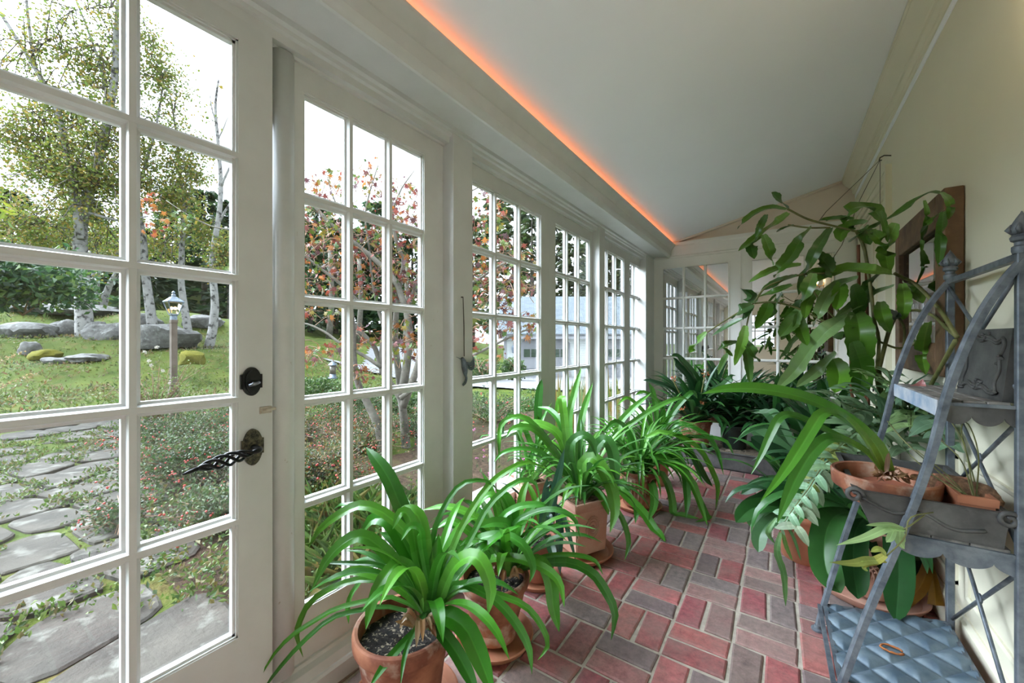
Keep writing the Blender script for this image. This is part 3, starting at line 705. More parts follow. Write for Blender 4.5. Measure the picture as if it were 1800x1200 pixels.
boulder(250, 566, 60, 30, 15, 'dark rock tucked behind the second birch trunk')
boulder(53, 611, 30, 24, 11.8, 'small round rock with a moss cap, leftmost of the mossy trio')
boulder(78, 622, 42, 18, 11.6, 'low cushion of bright yellow moss over a stone', MOSS)
boulder(102, 634, 42, 15, 11.4, 'flat whitish rock, nearest of the mossy trio')
boulder(150, 628, 60, 14, 11.7, 'half-buried stone in the grass beside the mossy trio')
boulder(338, 628, 40, 24, 11, 'yellow mossy hump in the grass right of the lamp post', MOSS)
# --- lamp post
lp = on_ground(305, 6.8); t = thing('garden_lamp', 'lit garden lantern on a square wooden post beyond the berry shrubs', 'lamp', lp)
zc = PD(305, 562, 6.8).z; m = MB(); R = Matrix.Rotation(YAW+.5, 4, 'Z')
def sq(m, c, prof, n=4):
    m.lathe(prof, c, n, M=Matrix.Rotation(YAW+.25, 4, 'Z'))
zb_ = PD(305, 672, 6.8).z-lp.z
sq(m, lp, [(.088, -.05), (.088, zb_-.02), (.080, zb_), (.066, zb_+.012), (.072, zb_+.03), (.060, zb_+.05), (.058, zc-lp.z-.06), (.066, zc-lp.z-.05), (.066, zc-lp.z)])
m.build('post', POSTWOOD, t); zl = zc-lp.z
m = MB(); sq(m, lp, [(.055, zl), (.055, zl+.07), (.075, zl+.085), (.075, zl+.10)])
g0, g1 = zl+.10, zl+.30
for k in range(4):
    q = 2*math.pi*k/4+YAW+.25; a = Vector((math.cos(q), math.sin(q), 0)); m.tube([lp+a*.075+Vector((0, 0, g0)), lp+a*.145+Vector((0, 0, g1))], .008, 5)
sq(m, lp, [(.16, g1), (.165, g1+.015), (.10, g1+.06), (.06, g1+.09), (.03, g1+.10), (.035, g1+.13), (.018, g1+.15), (.03, g1+.17), (.008, g1+.20)])
m.build('lantern_frame', PEWTER, t); m = MB(); sq(m, lp, [(.073, g0+.003), (.141, g1-.003)]); m.build('lantern_glass', glassmat('lamp_glass', (.95, .9, .8), .06), t)
m = MB()
for dx in (-.03, .03):
    bm = bmesh.new(); bmesh.ops.create_icosphere(bm, subdivisions=2, radius=.026); m.frombm(bm, None, Matrix.Translation(lp+RV*dx+Vector((0, 0, g0+.10))))
m.build('bulbs', LAMPGLOW, t, smooth=True)

# --- trees
def limb(m, pts, r0, r1, n=7, wob=.0):
    P_ = [Vector(p) for p in pts]; L = []
    for i in range(len(P_)-1):
        for k in range(3): L.append(P_[i].lerp(P_[i+1], k/3)+Vector((U(-wob, wob), U(-wob, wob), 0)))
    L.append(P_[-1]); N = len(L)
    # smooth once
    L = [L[0]]+[(L[i-1]+L[i]*2+L[i+1])/4 for i in range(1, N-1)]+[L[-1]]
    m.tube(L, [lerp(r0, r1, (i/(N-1))**.8) for i in range(N)], n); return L
def pxl(lst, d): return [PD(u, v, d if len(q) == 2 else q[2]) for q in lst for (u, v) in [q[:2]]]
BL = [(0.208, 0.2379, 0.0363), (0.26, 0.2538, 0.0429), (0.156, 0.2062, 0.0363), (0.312, 0.222, 0.0429), (0.117, 0.1903, 0.0286), (0.182, 0.2379, 0.0429)]
def twigs_leaves(mt, ml, base, tip, nb, spread, nl, ls, pal):
    """side twigs from a limb, with leaves hung around them"""
    for _ in range(nb):
        t = U(.1, 1); p = base.lerp(tip, t); d = rnd_dir(.15)*spread*U(.4, 1)
        q = p+d*.6+Vector((0, 0, U(0, .15)*spread)); e = p+d+Vector((0, 0, -.25*spread*random.random()))
        mt.tube([p, q, e], [.011*spread, .008*spread, .004*spread], 4, cap=False)
        for _ in range(nl):
            k = U(.15, 1.1); s = p.lerp(q, k*2) if k < .5 else q.lerp(e, k*2-1)
            s = s+Vector((U(-1, 1), U(-1, 1), U(-1, .6)))*spread*.22
            c = random.choice(pal); f = U(.75, 1.25); leaf(ml, s, rnd_dir(-.4), ls*U(.7, 1.4), ls*.85*U(.7, 1.2), tuple(x*f for x in c))
def birch(label, base, r, trunks, zones, pal=BL, ls=.098):
    t = thing('birch_tree', label, 'tree', base, 'birches on the slope'); m = MB()
    for (pts, ra, rb) in trunks: limb(m, pts, ra, rb, 8, .02)
    m.build('trunk', BIRCH, t, smooth=True); mt, ml = MB(), MB()
    for (a, b, nb, spread, nl) in zones: twigs_leaves(mt, ml, a, b, int(nb*1.6), spread*1.25, int(nl*1.5), ls, pal)
    mt.build('branches', DARKBARK, t, smooth=True); ml.build('foliage', OUTLEAF, t); return t
random.seed(11)
birch('thickest birch, pale trunk in the middle column of the door panes', PD(150, 598, 13.5), 0,
      [(pxl([(150, 605), (147, 545), (142, 460), (140, 400), (160, 330), (185, 230), (200, 150), (206, 60), (212, -80)], 13.5), .26, .06),
       (pxl([(142, 420), (128, 320), (105, 200), (85, 155), (40, 85), (-10, 5)], 13.2), .12, .05), (pxl([(100, 195), (60, 120), (50, 40), (45, -40)], 13.2), .07, .03),
       (pxl([(150, 372), (210, 390), (260, 380)], 13.3), .06, .02), (pxl([(192, 190), (175, 110), (150, 40), (120, -30)], 13.6), .06, .02), (pxl([(200, 150), (215, 100), (240, 30)], 13.6), .05, .02)],
      [(PD(140, 400, 13.5), PD(200, 130, 13.5), 34, 1.5, 34), (PD(60, 300, 13.4), PD(200, 330, 13.4), 44, 1.5, 38), (PD(-20, 370, 13.4), PD(100, 400, 13.4), 24, 1.3, 34), (PD(100, 110, 13.5), PD(210, 60, 13.5), 24, 1.4, 26), (PD(-30, 60, 13), PD(90, 160, 13), 9, 1.3, 12), (PD(140, 130, 13.5), PD(160, 100, 13.5), 10, 1.0, 26), (PD(-40, 250, 13.2), PD(120, 240, 13.2), 30, 1.4, 30), (PD(60, 210, 13.4), PD(210, 250, 13.4), 24, 1.2, 28), (PD(0, 420, 14.5), PD(215, 430, 14.5), 30, 1.3, 30), (PD(-30, 120, 13), PD(110, 60, 13), 14, 1.5, 20), (PD(100, 20, 13), PD(230, 10, 13), 16, 1.3, 24), (PD(0, 200, 13.4), PD(140, 190, 13.4), 18, 1.3, 26)])
birch('second birch from the lamp, trunk straight behind the door muntin', PD(268, 592, 14.5), 0,
      [(pxl([(270, 596), (263, 530), (255, 480), (251, 420), (238, 330), (228, 250), (218, 150), (215, 20)], 14.5), .17, .05), (pxl([(240, 340), (262, 270), (280, 200), (290, 120)], 14.4), .06, .02)],
      [(PD(235, 330, 14.5), PD(225, 130, 14.5), 26, 1.5, 30), (PD(262, 60, 14.4), PD(290, 160, 14.4), 18, 1.1, 30), (PD(250, 230, 14.4), PD(262, 330, 14.4), 14, 1.0, 26), (PD(250, 360, 14.4), PD(330, 330, 14.4), 24, 1.1, 26), (PD(245, 420, 15.5), PD(330, 430, 15.5), 18, 1.1, 26), (PD(240, 90, 14.3), PD(310, 200, 14.3), 14, 1.1, 24), (PD(290, 250, 14.6), PD(350, 270, 14.6), 12, 1.0, 22)])
birch('slim birch directly behind the garden lantern', PD(333, 600, 15), 0,
      [(pxl([(334, 602), (326, 550), (318, 490), (320, 430), (324, 380), (318, 320), (312, 250), (300, 170)], 15), .15, .03), (pxl([(320, 400), (335, 330), (342, 290)], 15), .05, .02)],
      [(PD(320, 380, 15), PD(305, 210, 15), 24, 1.1, 24), (PD(300, 300, 15), PD(350, 320, 15), 12, .9, 18), (PD(340, 400, 15), PD(390, 420, 15), 16, .9, 26)])
birch('crooked birch with a bare top, right of the garden lantern', PD(370, 612, 14), 0,
      [(pxl([(366, 618), (374, 580), (379, 540), (374, 490), (373, 440), (386, 380), (389, 320), (384, 260), (378, 190), (384, 140)], 14), .17, .03), (pxl([(388, 330), (405, 290), (420, 270)], 14), .05, .015), (pxl([(386, 390), (402, 360), (415, 345)], 14), .05, .015), (pxl([(381, 250), (395, 220), (402, 205)], 14), .03, .01), (pxl([(381, 220), (371, 185), (368, 160)], 14), .03, .01)],
      [(PD(375, 440, 14), PD(400, 450, 14), 12, .8, 24), (PD(380, 230, 14), PD(370, 190, 14), 3, .6, 4)])
birch('forked grey birch behind the boulders, left of the lamp', PD(175, 545, 18), 0,
      [(pxl([(163, 552), (168, 510), (172, 480), (190, 455), (212, 440)], 18), .14, .06), (pxl([(178, 545), (190, 505), (205, 480), (225, 450)], 18.2), .16, .07), (pxl([(168, 500), (160, 440), (168, 400)], 18), .1, .03)],
      [(PD(160, 430, 18), PD(230, 420, 18), 16, 1.2, 22)])
# evergreens: wall of forest behind
DG = [(.018, .045, .016), (.026, .058, .018), (.015, .036, .015), (.036, .065, .02)]
PG = [(.04, .07, .018), (.055, .085, .02), (.03, .055, .016), (.075, .09, .03)]
def conifer(u, d, toppx, wpx, label, pal=None, n=1100, low=.05, group='evergreens of the forest edge', tier=9, sz=None, bark=None, base=None):
    pal = pal or DG; b = on_ground(u, d) if base is None else base; top = PD(u, toppx, d).z; H = top-b.z; Rr = wpx*d/FPX/2
    t = thing('evergreen_tree', label, 'tree', b, group); m = MB(); m.tube([b-Vector((0, 0, .3)), b+Vector((U(-.1, .1), 0, H*.5)), b+Vector((0, 0, H*.96))], [H*.020+.04, H*.012+.03, .02], 7); m.build('trunk', bark or DARKBARK, t, smooth=True)
    m = MB(); s = sz or d*.020
    for i in range(n):
        k = int(U(0, tier)); f = (k+.5)/tier; hz = low+(1-low)*f; a = U(0, 6.28); a = a if random.random() < .5 else k*2.4+random.choice((0, 1.3, 2.5, 3.8, 5.1))+U(-.25, .25)
        rr = Rr*(1.02-f)**.8*U(.1, 1.05); p = b+Vector((math.cos(a)*rr, math.sin(a)*rr, H*(hz+U(-.03, .03))-rr*.18))
        dr = Vector((math.cos(a), math.sin(a), U(-.6, .2))).normalized(); c = random.choice(pal); q = U(.7, 1.3)
        leaf(m, p, dr, s*U(.8, 1.6), s*U(.4, .8), tuple(x*q for x in c))
    m.build('foliage', OUTLEAF, t); return t
random.seed(3)
fl = 'dark evergreen in the forest wall behind the birches'
for (u, d, tp, wp) in ((-60, 24, 340, 110), (20, 27, 330, 120), (90, 24, 390, 100), (150, 28, 350, 110), (215, 26, 400, 100), (265, 24, 400, 90), (310, 29, 330, 90), (360, 27, 330, 90), (405, 26, 350, 90), (440, 30, 350, 100), (-120, 30, 300, 140)):
    conifer(u, d, tp, wp, fl, n=900)
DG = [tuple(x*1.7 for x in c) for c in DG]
fl = 'dark evergreen in the forest wall behind the far lawn, seen past the maple'
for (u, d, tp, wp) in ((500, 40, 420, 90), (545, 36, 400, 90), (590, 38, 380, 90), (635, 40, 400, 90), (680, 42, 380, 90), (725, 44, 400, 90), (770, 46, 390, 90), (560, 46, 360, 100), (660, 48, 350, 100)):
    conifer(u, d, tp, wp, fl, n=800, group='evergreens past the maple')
fl = 'loose green pine standing behind the garage roof'
for (u, d, tp, wp) in ((868, 34, 345, 70), (905, 36, 325, 80), (935, 33, 350, 70), (975, 38, 380, 80), (1010, 36, 370, 80), (1075, 37, 430, 80), (1110, 38, 420, 90), (1040, 40, 400, 90), (830, 40, 380, 90), (1150, 38, 400, 90)):
    conifer(u, d, tp, wp, fl, PG, n=620, low=.2, group='pines behind the garage', tier=8)
for (u, d) in ((579, 31), (630, 33), (712, 34)):
    b = on_ground(u, d); t = thing('pine_trunk', 'bare grey pine trunk at the far lawn edge, seen through the window beside the door', 'tree', b, 'bare trunks at the far lawn edge'); m = MB(); limb(m, [b, b+Vector((.2, .1, 3)), b+Vector((.1, 0, 7))], .26, .16, 8, .05); m.build('trunk', MAPLEBARK, t, smooth=True)

# --- the maple by the windows
random.seed(13)
mb0 = PD(665, 800, 4.7); mb0.z = ground_z(mb0.x, mb0.y)
mp = thing('maple_tree', 'many-stemmed maple turning red and orange just outside the windows', 'tree', mb0); m = MB(); D = 4.6
LIMBS = [([(678, 830), (672, 780), (664, 745), (645, 706), (632, 685), (624, 655), (621, 600), (618, 550), (610, 480)], 4.5, .055, .025),
         ([(716, 830), (714, 780), (710, 740), (706, 700), (690, 680), (672, 655), (660, 610), (640, 588), (612, 560), (590, 545)], 4.8, .065, .015),
         ([(672, 655), (670, 620), (676, 575), (665, 545), (655, 500), (650, 440)], 4.8, .035, .012),
         ([(706, 700), (714, 650), (721, 590), (716, 550), (700, 500), (672, 467), (617, 421), (578, 392), (555, 365), (535, 345)], 4.6, .055, .014),
         ([(706, 700), (700, 650), (694, 590), (697, 520), (712, 462), (701, 437), (692, 408), (690, 370)], 4.9, .05, .015),
         ([(708, 715), (733, 650), (745, 600), (770, 540), (800, 500), (834, 497), (863, 475), (900, 455)], 4.5, .045, .01),
         ([(705, 700), (728, 680), (770, 650), (830, 625), (880, 600), (922, 580), (935, 578)], 4.4, .03, .008),
         ([(670, 645), (640, 625), (599, 604), (570, 582), (540, 568), (515, 570)], 4.5, .025, .008),
         ([(640, 540), (600, 500), (563, 471), (526, 442), (500, 430)], 4.7, .025, .008),
         ([(716, 550), (740, 470), (770, 400), (800, 350), (840, 330)], 4.8, .03, .008),
         ([(650, 440), (640, 380), (655, 320), (665, 290)], 4.8, .014, .005), ([(617, 421), (600, 380), (585, 345), (575, 310)], 4.6, .013, .005), ([(690, 370), (705, 330), (728, 300)], 4.9, .014, .005),
         ([(615, 650), (600, 655), (588, 640)], 4.4, .012, .006),
         ([(535, 345), (480, 380), (412, 405), (370, 398), (330, 378), (292, 352)], 4.3, .012, .004)]
for (pts, d, ra, rb) in LIMBS: limb(m, pxl(pts, d), ra, rb, 8, .006)
m.build('stems', MAPLEBARK, mp, smooth=True)
MP = [(.09, .14, .02), (.13, .15, .02), (.06, .12, .025), (.30, .10, .02), (.34, .13, .03), (.24, .05, .03), (.16, .04, .035), (.20, .15, .02), (.09, .035, .04)]
ml, mt = MB(), MB()
for (u, v, ru, rv, n, d) in ((575, 320, 45, 30, 46, 4.6), (655, 310, 30, 40, 46, 4.8), (715, 345, 45, 35, 66, 4.9), (560, 390, 50, 45, 90, 4.6), (620, 400, 60, 55, 90, 4.8), (700, 410, 50, 40, 100, 4.9), (550, 470, 60, 50, 100, 4.7), (640, 480, 70, 45, 110, 4.8), (715, 490, 40, 45, 90, 4.9),
                             (560, 545, 60, 14, 26, 4.6), (590, 610, 45, 14, 26, 4.5), (545, 625, 30, 14, 16, 4.5), (640, 590, 40, 18, 24, 4.6), (720, 580, 40, 25, 34, 4.6), (640, 650, 22, 16, 12, 4.5), (715, 615, 40, 20, 26, 4.5),
                             (855, 370, 35, 40, 60, 4.7), (865, 440, 50, 35, 70, 4.6), (880, 500, 60, 35, 110, 4.5), (860, 560, 45, 40, 70, 4.5), (915, 565, 30, 22, 40, 4.4), (850, 620, 40, 30, 30, 4.4), (780, 430, 50, 50, 60, 4.7), (780, 520, 40, 50, 50, 4.6), (930, 440, 40, 20, 16, 4.6)):
    for _ in range(int(n*2.2)):
        a, r = U(0, 6.28), random.random()**.5; p = PD(u+ru*r*math.cos(a), v+rv*r*math.sin(a), d+U(-.35, .35)); c = MP[random.randrange(len(MP))] if u < 640 or random.random() < .5 else MP[random.choice((3, 5, 6, 8, 6, 0, 7))]
        f = U(.7, 1.25); L = U(.06, .125) if random.random() < .55 else U(.035, .055); maple_leaf(ml, p, rnd_dir(-.9), L, tuple(x*f for x in c))
        if random.random() < .22: q = p+Vector((U(-.2, .2), U(-.2, .2), U(-.2, .05))); mt.tube([p, (p+q)/2+Vector((0, 0, .03)), q], [.0025, .0035, .004], 4, cap=False)
for (u, v, ru, rv, n) in ((262, 352, 22, 18, 28), (305, 388, 30, 18, 36), (272, 395, 28, 14, 20), (400, 210, 8, 14, 5), (395, 465, 20, 8, 14), (330, 385, 20, 8, 8), (398, 150, 8, 10, 4)):
    for _ in range(n):
        p = PD(u+U(-ru, ru), v+U(-rv, rv), 4.2+U(-.15, .15)); left = u < 290
        c = random.choice(MP[3:6] if left else MP[:3]+MP[7:8]); maple_leaf(ml, p, rnd_dir(-1), U(.05, .085), c)
ml.build('foliage', OUTLEAF, mp); mt.build('twigs', BROWNSTEM, mp)

# --- bird feeder hung in the maple
fp = PD(585, 662, 4.35); t = thing('bird_feeder', 'small bird feeder with a blue base hanging in the maple', 'bird feeder', fp)
m = MB(); m.lathe([(.045, 0), (.05, .012), (.034, .016), (.034, .05)], fp+Vector((0, 0, -.02)), 20); m.build('tray', PEWTER, t, smooth=True)
m = MB(); m.lathe([(.032, .03), (.032, .13)], fp, 20); m.build('seed_tube', M2('cloudy_seed_tube', (.10, .09, .07), (.16, .14, .11), 40, .3), t, smooth=True)
m = MB(); m.lathe([(.05, .13), (.03, .155), (.006, .17)], fp, 20); m.tube([fp+Vector((0, 0, .17)), fp+Vector((.005, 0, .26))], .002, 5); m.build('cap', PEWTER, t)

# --- shrubs
def shrub(name, label, u, d, rx, rz, n, L, W, pal, group=None, base=None, cat='shrub', up=.3, hollow=.3, zoff=0):
    c = on_ground(u, d) if base is None else base; t = thing(name, label, cat, c, group); m = MB()
    for _ in range(max(3, n//160)):
        a = U(0, 6.28); r = U(0, .62)*rx; h = rz*U(.35, .8)
        cloud(m, c+Vector((math.cos(a)*r, math.sin(a)*r, h+zoff)), (rx*U(.35, .6), rx*U(.35, .6), rz*U(.25, .5)), 160, L, W, pal, up, hollow)
    m.build('foliage', OUTLEAF, t); m = MB()
    for _ in range(7):
        a = U(0, 6.28); e = c+Vector((math.cos(a)*rx*.5, math.sin(a)*rx*.5, rz*U(.6, 1)+zoff)); m.tube([c, c.lerp(e, .5)+Vector((0, 0, .05)), e], [.012, .008, .004], 5)
    m.build('stems', BROWNSTEM, t, smooth=True); return t
random.seed(17)
JG = [(.05, .11, .025), (.07, .14, .03), (.04, .085, .02), (.10, .15, .04)]
for (u, d, rx, rz, lb) in ((560, 9.5, .9, .45, 'low juniper at the lawn edge, seen through the window beside the door'), (620, 8.8, .8, .4, 'low juniper behind the maple stems'), (850, 9.0, 1.2, .45, 'bright spreading juniper seen through the second window, left half'), (920, 10.0, 1.3, .5, 'bright spreading juniper seen through the second window, right half'), (700, 9.5, 1.1, .45, 'spreading juniper beyond the maple at the drive edge'), (790, 8, 1.1, .5, 'spreading juniper hidden mostly by the first post')):
    shrub('juniper_shrub', lb, u, d, rx, rz, 1700, .10, .045, JG, 'junipers along the drive')
shrub('juniper_shrub', 'rounded green shrub in front of the garage corner', 900, 17.6, .75, 1.1, 1300, .14, .07, JG, 'junipers along the drive')
shrub('juniper_shrub', 'low green shrub left of the garage across the drive', 848, 17.0, 1.1, .9, 1300, .14, .07, JG, 'junipers along the drive')
RG = [(.020, .065, .022), (.03, .085, .025), (.05, .12, .03), (.025, .055, .025), (.10, .17, .03)]
rb = PD(40, 505, 6.3); rb.z -= .45; STEMS = 0
shrub('rhododendron_shrub', 'glossy dark-leaved shrub at the left edge of the door panes', 0, 6.3, 1.25, 1.0, 3600, .12, .06, RG, base=rb, up=0)
pb_ = PD(-25, 390, 2.7)
t = thing('pieris_shrub', 'yellow-green shrub tips with tan flower plumes at the left picture edge', 'shrub', pb_); m = MB()
for _ in range(46): leaf(m, PD(U(-60, 16), U(345, 392), 2.7+U(-.1, .1)), rnd_dir(), U(.05, .09), U(.02, .03), random.choice([(.16, .22, .02), (.22, .25, .03), (.10, .18, .02)]))
for (u0, v0, u1, v1) in ((-40, 480, 20, 400), (-60, 330, 22, 288), (-50, 420, 52, 335), (-40, 650, 42, 618), (-30, 690, 65, 655)):
    for k in range(60):
        q = k/59; p = PD(lerp(u0, u1, q), lerp(v0, v1, q), 2.7)+Vector((U(-1, 1), U(-1, 1), U(-1, 1)))*.018*(1.2-q); leaf(m, p, rnd_dir(), .016, .012, random.choice([(.28, .20, .09), (.34, .25, .12), (.22, .16, .07)]))
m.build('foliage', OUTLEAF, t); m = MB(); m.tube([on_ground(-60, 2.7), PD(-60, 600, 2.7), PD(-40, 480, 2.7), PD(-30, 400, 2.7)], [.02, .016, .01, .006], 6); m.build('stems', BROWNSTEM, t, smooth=True)
# rose bush by the lamp
rp = on_ground(272, 6.3); t = thing('rose_bush', 'twiggy white rose bush in front of the lamp post', 'shrub', rp); m, mt, mf = MB(), MB(), MB()
for _ in range(34):
    a = U(0, 6.28); e = rp+RV*U(-.65, .65)+FV*U(-.3, .3)+Vector((0, 0, U(.45, 1.0))); k = rp+(e-rp)*.5+Vector((0, 0, U(0, .2)))
    mt.tube([rp+RV*U(-.1, .1), k, e], [.008, .006, .003], 5)
    for _ in range(22): q = U(.3, 1.05); leaf(m, (rp.lerp(k, q*2) if q < .5 else k.lerp(e, q*2-1))+rnd_dir()*.07, rnd_dir(.2), U(.03, .05), U(.02, .03), random.choice([(.12, .19, .03), (.16, .22, .04), (.07, .12, .02)]))
for (u, v) in ((254, 619), (262, 634), (266, 642), (286, 652), (276, 610)):
    p = PD(u, v, 6.2)
    for k in range(12): leaf(mf, p, rnd_dir(.5), .035, .03, (.55, .52, .45))
m.build('foliage', OUTLEAF, t); mt.build('stems', BROWNSTEM, t, smooth=True); mf.build('blossoms', OUTLEAF, t)
# upright iris leaves and pink flowers outside the third window
for (u, d, lb, grp) in ((985, 5.6, 'clump of upright iris leaves outside the third window', None), (1010, 6.6, 'clump of yellowing iris leaves behind the third window', None), (1080, 6.5, 'clump of iris leaves outside the fourth window', None)):
    c = on_ground(u, d); t = thing('iris_clump', lb, 'plant', c); m = MB()
    for _ in range(46):
        p = c+Vector((U(-.25, .25), U(-.3, .3), 0)); h = U(.35, .85); s = RV*U(.010, .018); l = Vector((U(-.15, .15), U(-.15, .15), h)); col = random.choice([(.10, .18, .03), (.20, .20, .04), (.28, .19, .05), (.14, .20, .04)])
        m.add([p-s, p+s, p+l*.6+s*.9, p+l, p+l*.6-s*.9], [(0, 1, 2, 3, 4)], col)
    m.build('foliage', OUTLEAF, t)
fpk = on_ground(855, 3.6); t = thing('phlox_clump', 'sparse pink-flowered plant outside the second window', 'plant', fpk); m, mf = MB(), MB()
for _ in range(60):
    p = fpk+RV*U(-.4, .4)+FV*U(-.3, .3)+Vector((0, 0, U(.02, .45))); leaf(m, p, rnd_dir(.5), .05, .02, random.choice(G2))
    if random.random() < .5:
        for _ in range(5): leaf(mf, p+Vector((0, 0, .05)), rnd_dir(), .02, .018, (.42, .14, .28))
m.build('foliage', OUTLEAF, t); mf.build('blossoms', OUTLEAF, t)

# --- garage across the drive
DG0 = 20.0
def gp(u, v, d=DG0): return PD(u, v, d)
gl, gr_ = gp(886, 600), gp(1330, 600); zg0 = gp(900, 666).z-.25; zev = gp(900, 585).z
ga = thing('garage', 'pale garage with grey shingle roof and white doors across the drive', 'garage', (gl.x, gl.y, zg0))
A = Vector((gl.x, gl.y, zg0)); W_ = gr_-gl; m = MB(); m.obox(A, W_, FV*7, (0, 0, zev-zg0)); m.build('walls', SIDING, ga)
rz_ = gp(900, 521, 23.5).z; e0 = Vector((A.x, A.y, zev-.05))-FV*.4-RV*.3; W2_ = W_+RV*.6
r0 = Vector((A.x, A.y, rz_))+FV*3.5-RV*.3; th_ = Vector((0, 0, .12)); b0 = Vector((A.x, A.y, zev-.05))+FV*7.4-RV*.3
m = MB(); V_ = [e0, e0+W2_, r0+W2_, r0, b0, b0+W2_]; V_ += [v-th_ for v in V_]
m.add(V_, [(0, 1, 2, 3), (3, 2, 5, 4), (6, 9, 8, 7), (9, 10, 11, 8), (0, 6, 7, 1), (4, 5, 11, 10), (0, 3, 9, 6), (3, 4, 10, 9), (1, 7, 8, 2), (2, 8, 11, 5)])
ro = m.build('roof', SHINGLE, ga); uv = ro.data.uv_layers.new(name='UVMap')
for p in ro.data.polygons:
    for li in p.loop_indices: co = ro.data.vertices[ro.data.loops[li].vertex_index].co; uv.data[li].uv = (co.dot(RV)*.5, co.dot(FV)*.6+co.z*.3)
m = MB(); m.obox(e0-th_-Vector((0, 0, .14)), W2_, FV*.05, (0, 0, .24)); m.obox(A-FV*.03-RV*.02, RV*.14, FV*.1, (0, 0, zev-zg0)); m.build('trim_board', GARAGEWHITE, ga)
for k, (ua, ub) in enumerate(((915, 1002), (1038, 1125), (1160, 1247))):
    a, b = gp(ua, 662, DG0-.06), gp(ub, 594, DG0-.06); wv = b-a; wl = Vector((wv.x, wv.y, 0)); hh = wv.z; L_ = wl.length
    pts = [(0, -.2), (L_, -.2), (L_, hh-.25), (L_-.3, hh), (.3, hh), (0, hh-.25)]; ex = wl.normalized()
    m = MB(); n = 6; m.add([a+ex*p+Vector((0, 0, q)) for p, q in pts]+[a+ex*p+FV*.08+Vector((0, 0, q)) for p, q in pts], [tuple(range(n)), tuple(range(2*n-1, n-1, -1))]+[(i, (i+1) % n, n+(i+1) % n, n+i) for i in range(n)])
    for j in range(4): m.obox(a+ex*.08+Vector((0, 0, -.1+j*hh*.27))-FV*.02, ex*(L_-.16), FV*.03, (0, 0, .03))
    dr_ = m.build('garage_door', GARAGEWHITE, ga)
    for j in range(6):
        m = MB(); q0 = .14+j*(L_-.28)/6; m.obox(a+ex*(q0+.03)+Vector((0, 0, hh*.51))-FV*.03, ex*((L_-.28)/6-.06), FV*.02, (0, 0, .40)); m.build('door_window', DARKGLASS, dr_)
lg = gp(903, 615, DG0-.18); m = MB(); m.lathe([(.04, -.16), (.09, -.12), (.12, .12), (.13, .14), (.04, .24), (.01, .30)], lg, 8); m.obox(lg+Vector((-.02, 0, .1)), RV*.04, FV*.2, (0, 0, .04)); tag(m.build('wall_lantern', PEWTER), 'dark lantern on the garage wall left of its first door', 'lantern')

# ================================================================ PLANTS AND POTS
TOC = lambda p: (CAM-p).normalized()
def cat_rom(P_, N):
    P_ = [Vector(p) for p in P_]; Q = [P_[0]*2-P_[1]]+P_+[P_[-1]*2-P_[-2]]; n = len(P_)-1; out = []
    for i in range(N):
        x = i/(N-1)*n; k = min(int(x), n-1); t = x-k; a, b, c, d = Q[k:k+4]
        out.append(.5*((2*b)+(c-a)*t+(2*a-5*b+4*c-d)*t*t+(3*b-a-3*c+d)*t*t*t))
    return out
def prof_strap(t): return (.72+.28*min(1, t/.3))*(1 if t < .5 else max(.03, 1-((t-.5)/.5)**2.8))
def prof_blunt(t): return (.55+.45*min(1, t/.35))*(1 if t < .72 else max(.05, (1-((t-.72)/.28)**2.2)**.6 if t < .999 else .05))
def prof_blade(t): return max(.03, (.30+.70*math.sin(math.pi*min(1, t*.95+.12))**.8))*(1 if t < .9 else max(.05, (1-t)/.1))
def prof_wavy(t): return max(.05, math.sin(math.pi*(.06+.94*t))**.55)*(1+.07*math.sin(t*38))*.78
def ribbon(m, pts, W, col, nrm=None, fold=.22, prof=prof_strap, N=14, tipcol=None, basecol=None, twist=0, floor_z=.006, wall=True):
    """a leaf blade along a path: folded along its midrib, solid colour varied from base to tip"""
    C = cat_rom(pts, N); vs = []; cols = []
    for i, p in enumerate(C):
        t = i/(N-1); T = (C[min(i+1, N-1)]-C[max(i-1, 0)]).normalized(); n = nrm(p, T) if nrm else Vector((0, 0, .6))+TOC(p)*.75
        n = n-T*n.dot(T)
        if n.length < .05: n = T.orthogonal()
        n.normalize()
        if twist: n = Matrix.Rotation(twist*t, 3, T) @ n
        s = T.cross(n); hw = W*.5*prof(t); q = p.copy()
        if wall and -1.42 < q.x: q.x = max(q.x, -1.285) if q.x < -1.0 else q.x
        if wall: q.x = min(q.x, XW-.022-hw*.9)
        if q.z < floor_z: q.z = floor_z
        if wall: q.y = min(q.y, YF-.03)
        rb = min(.13*hw, .0022)
        vs += [q-s*hw+n*fold*hw, q-s*rb-n*fold*hw*.25, q-n*fold*hw*.34, q+s*rb-n*fold*hw*.25, q+s*hw+n*fold*hw]
    bc = basecol or tuple(min(1, c*1.3+.06) for c in col); tc_ = tipcol or col
    base = len(m.v); m.v.extend(vs)
    for i in range(N-1):
        t = i/(N-1); k = tuple(lerp(bc[j], col[j], min(1, t/.3)) for j in range(3)) if t < .3 else tuple(lerp(col[j], tc_[j], max(0, (t-.75)/.25)) for j in range(3))
        for a in range(4): m.f.append((base+i*5+a, base+i*5+a+1, base+i*5+a+6, base+i*5+a+5)); m.c.append(k if a in (0, 3) else tuple(min(1, x*1.22+.01) for x in k))
